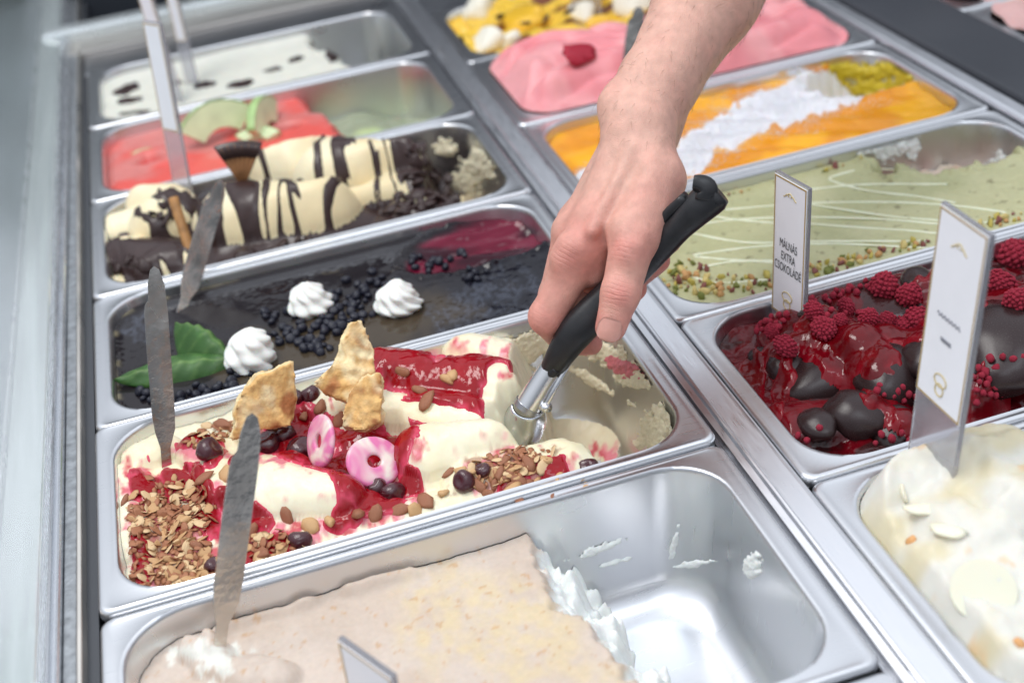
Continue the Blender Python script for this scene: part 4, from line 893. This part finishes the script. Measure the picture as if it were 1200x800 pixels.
pastry('broad flaky pastry shard with a browned edge, behind the bare knife', [(272, 512, -.004), (276, 470, -.004), (300, 440, 0), (342, 424, .006), (346, 462, .006), (338, 498, .002), (300, 500, 0)], .815, .013, 0, 3)
pastry('pointed flaky pastry shard standing against the pan edge', [(366, 452, -.004), (392, 428, 0), (408, 380, .004), (424, 378, .004), (436, 412, .004), (438, 450, .0), (430, 482, -.004), (404, 470, -.004)], .826, .010, 0, 7)
pastry('thick short pastry block leaning on the pointed shard', [(404, 500, -.006), (410, 462, -.002), (430, 438, 0), (446, 440, .004), (450, 470, .002), (448, 496, 0), (428, 506, -.004)], .808, .013, 0, 12)
# marbled chocolate rings
ring_m = bpy.data.materials.new('marbled_ring'); ring_m.use_nodes = True; nt = ring_m.node_tree; N = nt.nodes; L = nt.links; b = N['Principled BSDF']; b.inputs['Roughness'].default_value = .35; b.inputs['Subsurface Weight'].default_value = .2; b.inputs['Subsurface Scale'].default_value = .004
co = N.new('ShaderNodeTexCoord'); wv = N.new('ShaderNodeTexNoise'); wv.inputs['Scale'].default_value = 30; wv.inputs['Detail'].default_value = 2; wv.inputs['Distortion'].default_value = 1.6; L.new(co.outputs['Object'], wv.inputs['Vector'])
cr = N.new('ShaderNodeValToRGB'); cr.color_ramp.elements[0].position = .36; cr.color_ramp.elements[0].color = (*S(240, 226, 214), 1); cr.color_ramp.elements[1].position = .54; cr.color_ramp.elements[1].color = (*S(224, 120, 168), 1); L.new(wv.outputs['Fac'], cr.inputs[0]); L.new(cr.outputs[0], b.inputs['Base Color'])
def ring(label, u, v, dep, R, yaw, pitch):
    V = []; na, nb = 48, 12; rh, ri = R, R*.24
    for i in range(na):
        a = 2*math.pi*i/na
        for j in range(nb):
            t = 2*math.pi*j/nb; m_ = (rh+ri)/2; w_ = (rh-ri)/2; cx_ = math.copysign(abs(math.cos(t))**.6, math.cos(t)); sz = math.copysign(abs(math.sin(t))**.6, math.sin(t)); q = m_+w_*cx_; V.append((q*math.cos(a), q*math.sin(a)*.94, .0018*sz+.0012*(1-q/rh)))
    F = [(i*nb+j, ((i+1) % na)*nb+j, ((i+1) % na)*nb+(j+1) % nb, i*nb+(j+1) % nb) for i in range(na) for j in range(nb)]
    o = mesh('chocolate_ring', V, F, ring_m); o.location = Dp(u, v, dep); n = RM@np.array([math.sin(R_(yaw))*math.cos(R_(pitch)), math.sin(R_(pitch)), math.cos(R_(yaw))*math.cos(R_(pitch))]); o.rotation_euler = basis(n, R*900)
    return tag(o, label, 'chocolate ring', 'pink marbled chocolate rings')
ring('pink and white marbled ring standing edgewise by a cherry', 376, 517, .792, .0170, -54, 6); ring('pink and white marbled ring lying flat on the red sauce', 438, 541, .780, .0172, 22, 26)
# cherries, almonds, flakes
def berry(n, dimple): 
    V, F = ICO[3]; W = V*(1+.12*fbm(V[:, 0]*1.6, V[:, 1]*1.6, V[:, 2]*1.6, n))[:, None]; W[:, 2] -= .35*np.clip((V[:, 2]-.75)/.25, 0, 1)**2*dimple; return mesh('cherry', W, F, mat('cherry', S(66, 12, 24), .14, coat=.8, var=.6, vscale=150, bump=.15, bscale=200, bdist=.0006), link=False)
ch = [berry(i, 1) for i in range(3)]; r = np.random.RandomState(8)
for i, (u, v, s) in enumerate(((246, 530, .0092), (314, 522, .0090), (354, 530, .0098), (345, 468, .0070), (364, 464, .0060), (460, 578, .0072), (442, 572, .0060), (544, 566, .0066), (352, 634, .0072), (690, 550, .0058), (252, 664, .0064), (336, 510, .0066), (566, 552, .0050))):
    p = hit('L1', u, v); place(ch[i % 3], 'cherry', p+np.array([0, 0, s*.12]), r.uniform(-.8, .8, 3), s*r.uniform(.82, 1.12, 3), label='dark glossy cherry by the marbled rings and pastry shards' if 300 < u < 500 and v < 590 else 'dark glossy cherry in the almond heap by the scoop' if u > 520 else 'dark glossy cherry beside the almond flakes and knives', cat='cherry', group='cherries in the cream')
al_m = mat('almond', S(158, 104, 76), .45, var=.35, vscale=260, bump=.4, bscale=420, bdist=.0008); al_p = mat('almond_split', S(206, 164, 116), .5, var=.2, vscale=260, bump=.35, bscale=420, bdist=.0007)
alm = [rocky('almond', i, (1, .58, .40), .22, 1.5, 2, 4+i % 3, al_m if i % 3 else al_p) for i in range(6)]
al = [(265, 556), (147, 586), (300, 478), (322, 486), (376, 478), (398, 490), (340, 462), (356, 488), (472, 436), (524, 446), (492, 458), (500, 470), (530, 440), (320, 500), (280, 500), (386, 612), (420, 604), (470, 598), (486, 600), (500, 590), (574, 582), (600, 574), (620, 545), (560, 570), (640, 540), (308, 650), (296, 625), (216, 612), (232, 640), (338, 610), (366, 618), (440, 606), (612, 590), (540, 552), (262, 500), (240, 560), (520, 578), (585, 556)]
al += [tuple(x) for x in r.normal(size=(26, 2))*[34, 10]+[600, 560]]
for i, (u, v) in enumerate(al):
    p = hit('L1', u, v); s = r.uniform(.0052, .0082) if i < 38 else r.uniform(.003, .005); place(alm[i % 6], 'almond', p+np.array([0, 0, s*.15]), basis(slope('L1', p)+r.normal(size=3)*.35, r.uniform(0, 6)), s, label='broken almond piece heaped on the cream by the scoop' if u > 535 else 'broken almond piece on the red sauce around the pastry and rings' if v < 515 else 'broken almond piece along the front edge of the cherry cream', cat='almond', group='almond pieces on the cream')
fl_m = [mat('flake_a', S(200, 158, 112), .55, var=.2, vscale=300, bump=.3, bscale=400), mat('flake_b', S(168, 112, 80), .55, var=.2, vscale=300, bump=.3, bscale=400), mat('flake_c', S(222, 190, 146), .55, var=.2, vscale=300, bump=.3, bscale=400)]
flk = [rocky('almond_flake', 20+i, (1, .68, .10), .42, 1.6, 2, 3, fl_m[i % 3]) for i in range(6)]
p0 = hit('L1', 196, 625); top = thing('almond_topping', p0, 'crumbled toasted almond flakes over one end of the cherry cream', 'almond flakes')
fpts = scatter('L1', [(192, 628, 50, 66, 10, 240), (252, 508, 34, 12, -14, 40), (210, 600, 40, 34, 0, 60), (595, 548, 50, 18, -16, 90), (322, 640, 34, 18, 0, 40), (215, 668, 44, 14, -8, 60)], .0022, 5, 12)
r5 = np.random.RandomState(77); r5.shuffle(fpts)
for i, p in enumerate(fpts[:298]):
    s = r.uniform(.0022, .0052); place(flk[i % 6], 'almond_flake', p-p0+[0, 0, .0012], basis(slope('L1', p)+r.normal(size=3)*.38, r.uniform(0, 6)), s, parent=top)
pr = []
for i, p in enumerate(fpts[298:]):
    V_, F_ = ICO[1]; M = np.array(basis(slope('L1', p)+r.normal(size=3)*.4, r.uniform(0, 6)).to_matrix()); pr.append(((V_*(1+.3*noise(V_[:, 0]*2+i, V_[:, 1]*2, V_[:, 2]*2, 3))[:, None]*[1, .66, .14]*r.uniform(.0018, .0036))@M.T+p-p0+[0, 0, .001], F_))
if pr: V, F = join(pr); o = mesh('almond_crumbs', V, F, fl_m[1], top); o['kind'] = 'stuff'
# wafer fan, rolled wafers, chocolate shards in the chocolate-striped cream
wf = hit('L3', 283, 212)
V = []; n = 26
for sh in (-.0012, .0012):
    for i in range(n+1):
        a = (i/n-.5)*.8; rip = .0011*math.sin(i*1.55)
        for rad in (.001, .016, .030, .0345-.0018*(i % 3 == 0)): V.append((rad*math.sin(a)*1.25, sh+rip*rad/.03, rad*math.cos(a)))
k = (n+1)*4; F = []
for i in range(n):
    for j in range(3): a = i*4+j; F += [(a, a+1, a+5, a+4), (k+a, k+a+4, k+a+5, k+a+1)]
    a = i*4+3; F += [(a, k+a, k+a+4, a+4)]; a = i*4; F += [(a, a+4, k+a+4, k+a)]
for i in (0, n):
    for j in range(3): a = i*4+j; F.append((a, a+1, k+a+1, k+a))
o = mesh('wafer_fan', V, F, mat('wafer', S(148, 104, 66), .55, var=.3, vscale=120, bump=.4, bscale=300)); o.location = wf-np.array([0, 0, .008]); o.scale = (1.15,)*3; o.rotation_euler = (R_(-12), R_(6), R_(-8)); tag(o, 'ribbed brown wafer fan tipped with chocolate', 'wafer')
tp = []
for i in range(n+1):
    a = (i/n-.5)*.8
    for rad in (.0240, .0352): tp.append((rad*math.sin(a)*1.25, 0, rad*math.cos(a)))
V = np.array([(x, y+s, z) for s in (-.0022, .0022) for x, y, z in tp]); k = len(tp); F = []
for i in range(n): a = 2*i; F += [(a, a+1, a+3, a+2), (k+a, k+a+2, k+a+3, k+a+1), (a+1, k+a+1, k+a+3, a+3), (a, a+2, k+a+2, k+a)]
F += [(0, k, k+1, 1), (2*n, 2*n+1, k+2*n+1, k+2*n)]
mesh('chocolate_tip', V, F, choc_m, o)
stick_m = mat('rolled_wafer', S(176, 128, 78), .5, var=.5, vscale=70, bump=.3, bscale=300)
for a, b_, lb in (((222, 292), (203, 232, .0), 'thin speckled rolled wafer leaning by the label post'),):
    p = hit('L3', *a)-np.array([0, 0, .004]); q = Dp(b_[0], b_[1], Q(p)[2]+.004); o = mesh('rolled_wafer', *tube(np.linspace(p, q, 6)-p, .0042, 12), stick_m); o.location = p; smooth_by_angle(o, 50); tag(o, lb, 'wafer')
shard = [rocky('chocolate_shard', 40+i, (1, .7, .3), .3, 1.5, 2, 4, choc_m) for i in range(4)]
for i, p in enumerate(scatter('L3', [(480, 240, 40, 10, -14, 22), (500, 205, 26, 16, 0, 12), (330, 292, 60, 5, -13, 10), (150, 308, 24, 14, 0, 6), (490, 178, 18, 6, 0, 5), (190, 250, 20, 10, 0, 5)], .005, 9)):
    place(shard[i % 4], 'chocolate_shard', p+[0, 0, .001], basis(slope('L3', p)+r.normal(size=3)*.5, r.uniform(0, 6)), r.uniform(.005, .0095), label='small dark chocolate shard at the scraped end of the striped cream' if Q(p)[0] > 400 else 'small dark chocolate shard by the rolled wafer in the striped cream', cat='chocolate', group='chocolate shards')
# watermelon rind
rind_m = mat('rind', S(214, 226, 182), .35, var=.12, vscale=60, sss=.2, sscale=.004, coat=.2); skin_m = mat('rind_skin', S(166, 196, 130), .35, var=.25, vscale=90)
def rind(label, u, v, yaw, tilt, s=1.):
    p = hit('L4', u, v); V = []; n = 16; 
    for sh in (-.0022, .0022):
        for i in range(n+1):
            a = (i/n-.5)*1.7
            for rad in (.012, .024): V.append((rad*math.sin(a)*s, sh*s, (rad*math.cos(a)-.006)*s))
    k = (n+1)*2; F = []
    for i in range(n): a = 2*i; F += [(a, a+1, a+3, a+2), (k+a, k+a+2, k+a+3, k+a+1), (a, a+2, k+a+2, k+a), (a+1, k+a+1, k+a+3, a+3)]
    F += [(0, k, k+1, 1), (2*n, 2*n+1, k+2*n+1, k+2*n)]
    o = mesh('melon_slice', V, F, rind_m); smooth_by_angle(o, 40); o.location = p; o.rotation_euler = (R_(tilt), 0, R_(yaw)); tag(o, label, 'melon slice', 'pale melon slices on the sorbet')
    rd = curve([((.0245)*math.sin(a)*s, 0, (.0245*math.cos(a)-.006)*s) for a in np.linspace(-.84, .84, 9)], 17); V, F = oval_tube(rd, [.0009]*17, [.0024*s]*17, np.array([0, 1., 0]), 10); mesh('rind', V, F, skin_m, o)
rind('pale green melon slice standing upright in the red sorbet', 262, 165, 18, -20, 2.1); rind('narrow green melon slice beside the upright one', 316, 158, 66, -8, 2.0); rind('flat pale melon strip near the chocolate-striped cream', 300, 168, -20, -75, 1.2); rind('loose green melon strip in the scraped hollow', 430, 128, -15, -70, 1.5); rind('short green melon strip against the far wall of the hollow', 490, 92, 20, -60, 1.3); rind('small melon slice sunk in a hollow of the sorbet', 172, 190, 5, -66, .9); rind('pale melon piece at the scraped end of the sorbet', 384, 128, 30, -50, .8)
# raspberries and chocolate lumps
rasp_m = mat('raspberry', S(172, 40, 64), .65, var=.4, vscale=160, bump=.8, bscale=900, bdist=.0008, sss=.1, sscale=.002)
def raspberry(seed):
    rr_ = np.random.RandomState(seed); V1, F1 = ICO[1]; parts = [(ICO[2][0]*[.78, .78, .85], ICO[2][1])]; n = 95
    for i in range(n):
        z = 1-2*(i+.5)/n; a = i*2.39996; q = math.sqrt(1-z*z); c = np.array([q*math.cos(a)*.82, q*math.sin(a)*.82, z*.95]); parts.append((V1*rr_.uniform(.125, .19)*rr_.uniform(.85, 1.1, 3)+c*rr_.uniform(.86, 1.0), F1))
    V, F = join(parts); V = V*(1+.10*fbm(V[:, 0]*1.2, V[:, 1]*1.2, V[:, 2]*1.2, seed))[:, None]; return mesh('raspberry', V, F, rasp_m, link=False)
rsp = [raspberry(i) for i in range(3)]
chb_m = mat('chocolate_lump', S(46, 32, 32), .24, var=.2, vscale=60, bump=.1, bscale=130, bdist=.001, rvar=.06)
lump = [rocky('chocolate_lump', 60+i, (1.15, .85, .66), .16, .9, 3, 0, chb_m) for i in range(4)]
g = GEL['R1']; lumps = [hit('R1', u, v) for u, v, _ in R1LUMPS]
for i, ((u, v, s), p) in enumerate(zip(R1LUMPS, lumps)):
    place(lump[i % 4], 'chocolate_lump', p-np.array([0, 0, s*.12]), r.uniform(-.3, .3, 3)+[0, 0, i], s, label='biggest dark chocolate lump, beyond the card in the white cream' if s > .03 else 'small dark chocolate lump half sunk in raspberry sauce' if s < .018 else 'large smooth dark chocolate lump in raspberry sauce before the card in the white cream', cat='chocolate', group='dark chocolate lumps')
    k = 1-((g['X']-p[0])**2+(g['Y']-p[1])**2)/(s*1.0)**2; g['Z'] = np.where(k > 0, np.maximum(g['Z'], p[2]-s*.12+s*.74*np.sqrt(np.maximum(k, 0))), g['Z'])
for _ in range(8): g['Z'][1:-1, 1:-1] = (g['Z'][1:-1, 1:-1]*2+g['Z'][2:, 1:-1]+g['Z'][:-2, 1:-1]+g['Z'][1:-1, 2:]+g['Z'][1:-1, :-2])/6
U, V = QV(g['X'], g['Y'], .004); m = np.full(U.shape, -9.)
for i, b in enumerate(((1000, 420, 50, 22, 20), (1030, 455, 30, 16, 60), (985, 396, 60, 16, 5), (1130, 370, 60, 22, -10), (915, 440, 12, 34, 10), (925, 405, 40, 10, -10), (1060, 400, 40, 18, 20), (1180, 360, 40, 16, 0), (960, 520, 50, 10, 8), (1030, 470, 20, 12, 0), (878, 430, 22, 30, 30), (1090, 480, 40, 16, 0), (1165, 470, 40, 16, 0), (1130, 330, 60, 14, -14))): m = np.maximum(m, E_(U, V, *b, nz=.35, ns=.06, sd=400+i))
overlay('R1', 'sauce', m*1.6, .0032, sauce_m, mixc(S(126, 10, 24), S(98, 5, 14), ss(0, .4, m)), edge=.0006, label='glossy red raspberry sauce')
for i, (u, v, s, lb) in enumerate(((966, 384, .0105, 0), (920, 404, .0098, 0), (1036, 334, .0118, 0), (1066, 344, .0095, 0), (953, 362, .0080, 0), (992, 358, .0085, 0), (1018, 370, .0080, 0), (1074, 374, .0120, 0), (1188, 300, .0150, 0), (1172, 330, .0115, 0), (1040, 372, .007, 0), (1192, 352, .012, 0), (1062, 378, .009, 0), (1146, 336, .010, 0), (984, 372, .006, 0), (905, 385, .006, 0))):
    p = hit('R1', u, v+6); place(rsp[i % 3], 'raspberry', p+[0, 0, s*.3], r.uniform(-1.4, 1.4, 3), s*r.uniform(.72, 1.0, 3), label='matte crimson dry raspberry near the foot of the lettered card' if u < 1000 else 'matte crimson dry raspberry between the two label cards' if u < 1100 else 'matte crimson dry raspberry behind the card in the white cream', cat='raspberry', group='freeze-dried raspberries')
drup = [rocky('raspberry_crumb', 80+i, (1, .85, .8), .2, 1.6, 2, 0, rasp_m) for i in range(3)]
for i, p in enumerate(scatter('R1', [(1176, 444, 34, 26, -20, 60), (1060, 462, 34, 10, 10, 16), (905, 380, 20, 8, -25, 14), (980, 345, 40, 8, -18, 14), (940, 512, 30, 10, 0, 3), (1045, 518, 30, 10, 0, 5), (1140, 470, 30, 8, 0, 12), (1000, 365, 30, 10, -10, 8)], .0036, 21, top=.05)):
    place(drup[i % 3], 'raspberry_crumb', p+[0, 0, .0016], r.uniform(-2, 2, 3), r.uniform(.0019, .0031), label='tiny dry raspberry crumb on the raspberry chocolate ice cream', cat='raspberry crumb', group='raspberry crumbs')
# pistachio: drizzle and nut pieces
dz = mat('white_drizzle', S(226, 228, 200), .3, sss=.2, sscale=.003)
driz = [[(1075, 200), (990, 203), (972, 209), (1000, 220), (1085, 232), (1120, 238)], [(850, 246), (960, 238), (1100, 240), (1150, 245), (1182, 252), (1170, 258), (1080, 257), (948, 240)], [(812, 264), (860, 258), (950, 255), (1090, 262), (1135, 268), (1128, 272), (1060, 270), (940, 262)], [(812, 274), (870, 284), (960, 283), (1088, 283)], [(1088, 291), (960, 286), (880, 290), (812, 299)], [(814, 301), (860, 305), (915, 306)], [(915, 308), (850, 308), (820, 316), (814, 324), (830, 330), (900, 328)], [(820, 250), (850, 256), (910, 262)], [(930, 225), (990, 218), (1110, 216)]]
dr = tag(thing('white_drizzle', hit('R2', 960, 260), 'thin white drizzle lines across the green pistachio ice cream', 'drizzle'))
for ln in driz:
    pp = np.array([hit('R2', u, v)+[0, 0, .0001] for u, v in ln]); cc = curve(pp, 40); V, F = oval_tube(cc, [.0013+.0003*math.sin(i*.9+len(ln)) for i in range(40)], [.0008]*40, np.array([0, 0, 1.]), 8, 2); mesh('drizzle_line', local(dr, V), F, dz, dr)
pist_c = [S(188, 172, 84), S(206, 186, 120), S(116, 122, 56), S(134, 80, 74), S(196, 150, 96)]
pis = [rocky('pistachio_piece', 100+i, (1, .7, .55), .4, 1.8, 2, 5, mat('pistachio%d' % (i % 5), pist_c[i % 5], .5, var=.25, vscale=300, bump=.3, bscale=500)) for i in range(10)]
for i, p in enumerate(scatter('R2', [(800, 326, 30, 18, -10, 34), (845, 336, 40, 12, -6, 30), (905, 330, 46, 10, -12, 24), (990, 308, 56, 9, -14, 34), (1060, 292, 30, 6, -14, 12), (1160, 262, 50, 7, -14, 22), (925, 203, 26, 6, -14, 16), (972, 194, 24, 6, -14, 12), (1006, 184, 10, 5, -14, 6), (862, 224, 18, 5, -14, 8), (776, 300, 8, 14, 0, 8), (820, 250, 14, 6, -30, 4)], .0036, 31)):
    place(pis[i % 10], 'pistachio_piece', p+[0, 0, .0012], r.uniform(-2, 2, 3), r.uniform(.0014, .0052)*(1 if i % 3 else .7), label='chopped pistachio piece along the rim of the green ice cream', cat='pistachio', group='chopped pistachios')
# coconut shreds
g = GEL['R3']; ii = np.argwhere((g['cmask'] > -.5)); r2 = np.random.RandomState(5); pr = []
for i, j in ii[r2.permutation(len(ii))[:24000]]:
    if r2.rand() > .35+g['cmask'][i, j]*.9: continue
    c = np.array([g['X'][i, j], g['Y'][i, j], g['Z'][i, j]+.0006])+r2.normal(size=3)*[.001, .001, .0003]; d = r2.normal(size=3)*[1, 1, .35]; d /= np.linalg.norm(d); l = r2.uniform(.0003, .0007); s = np.cross(d, [0, 0, 1]); s /= np.linalg.norm(s); up = np.cross(s, d)
    pr.append((np.array([c-d*l+s*.00025, c-d*l-s*.00025, c-d*l+up*.0004, c+d*l+s*.00025, c+d*l-s*.00025, c+d*l+up*.0004]), [(0, 1, 2), (3, 5, 4), (0, 3, 4, 1), (1, 4, 5, 2), (2, 5, 3, 0)]))
V, F = join(pr); o = mesh('coconut_shreds', V-g['loc'], F, MATS['coconut'], g['o']); o['kind'] = 'stuff'
# yellow-white tub pieces, strawberry piece, white chips
wp = [rocky('meringue_piece', 120+i, (1, .8, .7), .3, 1.1, 3, 3, mat('meringue', S(240, 236, 220), .6, var=.05, bump=.3, bscale=200)) for i in range(3)]; yp = [rocky('fruit_piece', 130+i, (1, .7, .6), .2, 1.1, 3, 2, mat('yellow_fruit', S(240, 190, 50), .3, coat=.4, var=.1, vscale=60)) for i in range(2)]
for i, (u, v, k, s) in enumerate(((560, 14, 0, .024), (572, 52, 0, .026), (596, 50, 0, .016), (612, 28, 1, .036), (690, 4, 1, .03), (680, 20, 0, .022), (740, 6, 0, .03), (600, 66, 1, .02), (655, 50, 0, .014), (545, 36, 1, .018), (700, 28, 1, .016))):
    p = hit('R5', u, v, .03); place((wp if k == 0 else yp)[i % 2], 'meringue_piece' if k == 0 else 'fruit_piece', p, r.uniform(-1, 1, 3), s, label='white crumbly meringue chunk on the yellow streaked ice cream' if k == 0 else 'yellow fruit piece on the streaked ice cream', cat='meringue' if k == 0 else 'fruit', group='white chunks on the yellow ice cream' if k == 0 else 'yellow fruit pieces')
for i, (u, v) in enumerate(((618, 38), (640, 34), (574, 60), (668, 24), (588, 30))):
    p = hit('R5', u, v, .05); place(shard[i % 4], 'chocolate_chunk', p+[0, 0, .010], r.uniform(-1, 1, 3), .008, label='dark chocolate chunk on the yellow streaked ice cream', cat='chocolate', group='chocolate chunks on the yellow ice cream')
p = hit('R4', 680, 72); o = place(rocky('strawberry_piece', 141, (1, .8, .32), .5, 1.8, 3, 6, mat('strawberry', S(170, 26, 50), .4, var=.2, vscale=100, bump=.3, bscale=200)), 'strawberry_piece', p+[0, 0, .006], (.4, .3, .4), .02, label='dark red fruit piece on the pink swirls', cat='fruit')
coin = mesh('white_chocolate_coin', *tube([(0, 0, -.0018), (0, 0, .0018)], .019, 30), mat('white_chocolate', S(230, 226, 204), .4, sss=.2, sscale=.005), link=False)
coin.set_sharp_from_angle(angle=R_(40))
for u, v, s, lb in ((1152, 694, .8, 'round pale white chocolate coin on the white ice cream'),):
    p = hit('R0', u, v); place(coin, 'white_chocolate_coin', p+[0, 0, .001], basis([-.3, -.5, 1]), s, label=lb, cat='white chocolate')
chip = [rocky('white_chip', 150+i, (1.2, .8, .22), .3, 1.2, 2, 3, mat('white_chip', S(244, 238, 214), .45, var=.06, sss=.2, sscale=.004)) for i in range(3)]; oc = [rocky('orange_crumb', 155+i, (1, .6, .4), .3, 1.2, 2, 2, mat('orange_crumb', S(226, 168, 110), .5, var=.2, vscale=200)) for i in range(2)]
for i, p in enumerate(scatter('R0', [(1080, 640, 90, 70, 40, 4), (1150, 740, 60, 40, 0, 1)], .010, 41, top=.06)):
    k = i % 4 == 0; place((oc if k else chip)[i % 2], 'orange_crumb' if k else 'white_chip', p+[0, 0, .001], basis([0, 0, 1]+r.normal(size=3)*.5, r.uniform(0, 6)), r.uniform(.003, .005) if k else r.uniform(.006, .011), label='tiny orange crumb on the white ice cream' if k else 'pale chip lying on the white ice cream', cat='crumb' if k else 'chip', group='orange crumbs' if k else 'white chips')

# ------------------------------------------------------------------ knives
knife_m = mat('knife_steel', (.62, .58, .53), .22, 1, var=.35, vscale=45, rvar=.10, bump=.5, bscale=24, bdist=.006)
KN = [(-.20, 0), (-.20, .22), (-.46, .30), (-.50, .40), (-.50, .80), (-.44, .92), (-.26, .985), (-.06, 1.0), (.12, .985), (.26, .93), (.30, .86), (.44, .84), (.50, .80), (.52, .62), (.50, .36), (.42, .29), (.24, .22), (.24, 0)]
def knife(label, u0, v0, u1, v1, key, wpx, turn=0, ddep=-.03, flip=1, top=.05):
    p = hit(key, u0, v0, top); dp_ = Q(p)[2]; q = Dp(u1, v1, dp_+ddep); axv = q-p; Lh = np.linalg.norm(axv); axv /= Lh; p = p-axv*.02; Lh += .02
    sv = np.cross(axv, -TOCAM); sv /= np.linalg.norm(sv); sv = Matrix.Rotation(R_(turn), 3, Vector(axv)) @ Vector(sv); sv = np.array(sv)*flip; nv_ = np.cross(sv, axv); wd = wpx*dp_/CF
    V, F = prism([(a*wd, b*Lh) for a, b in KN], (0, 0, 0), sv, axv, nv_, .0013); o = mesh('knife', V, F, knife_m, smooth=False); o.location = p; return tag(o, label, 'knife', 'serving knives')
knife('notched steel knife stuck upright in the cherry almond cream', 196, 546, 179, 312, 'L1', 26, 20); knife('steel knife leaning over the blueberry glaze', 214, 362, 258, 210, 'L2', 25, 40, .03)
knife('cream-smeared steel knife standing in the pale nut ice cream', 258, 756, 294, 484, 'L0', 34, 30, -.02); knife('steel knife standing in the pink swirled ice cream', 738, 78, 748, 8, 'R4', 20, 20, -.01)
# ------------------------------------------------------------------ label cards
paper = mat('card_paper', S(244, 245, 250), .35, var=.02, vscale=60); gold = mat('gold_print', S(186, 156, 92), .4, .3); ink = mat('ink', (.03, .03, .035), .6)
acr = mat('acrylic', S(222, 222, 228), .1, trans=.75, ior=1.45); ornm = mat('gold_ornament', S(206, 188, 140), .5)
def text_mesh(s, size):
    c = bpy.data.curves.new('txt', 'FONT'); c.body = s; c.size = size; c.align_x = 'CENTER'; c.align_y = 'CENTER'; o = bpy.data.objects.new('txt', c); COL.objects.link(o); bpy.context.view_layer.update()
    me = bpy.data.meshes.new_from_object(o.evaluated_get(bpy.context.evaluated_depsgraph_get())); V = np.array([v.co[:] for v in me.vertices]); F = [tuple(p.vertices) for p in me.polygons]; bpy.data.objects.remove(o); return V, F
def card(label, A, B, lean, H, clear, lines=(), scrawl=(), orn=True):
    A = np.array(A, float); B = np.array(B, float); wv_ = B-A; wd = np.linalg.norm(wv_); wv_ = wv_/wd; up = np.array([lean, 0, 1.]); up /= np.linalg.norm(up); nv_ = np.cross(wv_, up); nv_ /= np.linalg.norm(nv_); up = np.cross(nv_, wv_)
    if nv_@(CAM-A) < 0: nv_ = -nv_
    t = thing('label_card', A+wv_*wd/2, label, 'label card', 'price label cards'); loc_ = lambda V: np.array([wv_*(x-wd/2)+up*y+nv_*z for x, y, z in V])
    def add(nm, V, F, m, **k): return mesh(nm, loc_(V), F, m, t, **k)
    V, F = box(0, wd, 0, H, -.0030, 0, .0005); o = add('acrylic_holder', V, F, acr, smooth=False)
    V, F = box(.0008, wd-.0008, clear, H-.0012, .0002, .0007); add('card', V, F, paper, smooth=False)
    x0, x1, y0, y1 = .0012, wd-.0012, clear+.0004, H-.0016
    fr = []; 
    for a, b_, c, d in ((x0, x1, y0, y0+.0009), (x0, x1, y1-.0009, y1), (x0, x0+.0009, y0+.00091, y1-.00091), (x1-.0009, x1, y0+.00091, y1-.00091)): fr.append(box(a, b_, c, d, .00075, .0009))
    V, F = join(fr); add('gold_border', V, F, gold, smooth=False)
    flip = 1 if np.cross(wv_, up)@nv_ > 0 else -1
    for s, yy, sz in lines:
        V, F = text_mesh(s, sz); add('lettering', [(wd/2+flip*x*.56, H*yy+y, .0011) for x, y, z in V], F, ink, smooth=False)
    for yy, hw in scrawl:
        V, F = tube([(wd/2+(q-.5)*hw*2, H*yy+.0011*math.sin(q*43), .0010) for q in np.linspace(0, 1, 60)], .00028, 4); add('faint_lettering', V, F, mat('faint_ink', (.30, .30, .34), .6))
    if orn:
        def sw(c): V, F = tube([(x, y, .0009) for x, y in c], .0004, 5); return V, F
        cx = wd/2; ps = [sw([(cx+s*(.001+.0055*q), H*.90+.0012*math.sin(q*5), 0)[:2] for q in np.linspace(0, 1, 9)]) for s in (-1, 1)]+[sw([(cx+.0022*math.cos(a), H*.905+.0018*math.sin(a)) for a in np.linspace(0, math.pi, 8)])]
        V, F = join(ps); add('top_ornament', V, F, ornm)
        ps = [sw([(cx+s*.0035*math.sin(a)*(1+.5*i), clear+.010+.0055*i+.0035*math.cos(a)) for a in np.linspace(0, 4.4, 14)]) for s in (-1, 1) for i in range(2)]
        V, F = join(ps); add('bottom_ornament', V, F, ornm)
    return t
card('white label card reading raspberry extra chocolate in Hungarian, acrylic backed', (.4488, .1193, -.022), (.4548, .0852, -.022), .055, .121, .022, (('MÁLNÁS', .615, .0086), ('EXTRA', .545, .0086), ('CSOKOLÁDÉ', .475, .0086)))
card('bluish white label card standing in the white cream', (.4405, -.066, -.005), (.4412, -.107, -.005), .09, .165, .058, scrawl=((.66, .010), (.585, .0045)))
card('narrow pale label card edge-on in the watermelon sorbet', (.073, .542, -.02), (.087, .524, -.02), .15, .172, .078, orn=False)
card('tall pale label card behind the chocolate strokes', (.083, .80, -.02), (.097, .788, -.02), -.02, .20, .06, orn=False); card('second pale label card leaning behind the first at the far pan', (.104, .842, -.02), (.116, .834, -.02), .12, .20, .06, orn=False)
card('pale label card among the yellow fruit pieces', (.527, .775, -.01), (.556, .760, -.01), .02, .09, .035, orn=False); card('white label card corner rising from the pale nut ice cream', (.118, -.118, -.03), (.137, -.152, -.03), .06, .076, .02, orn=False)
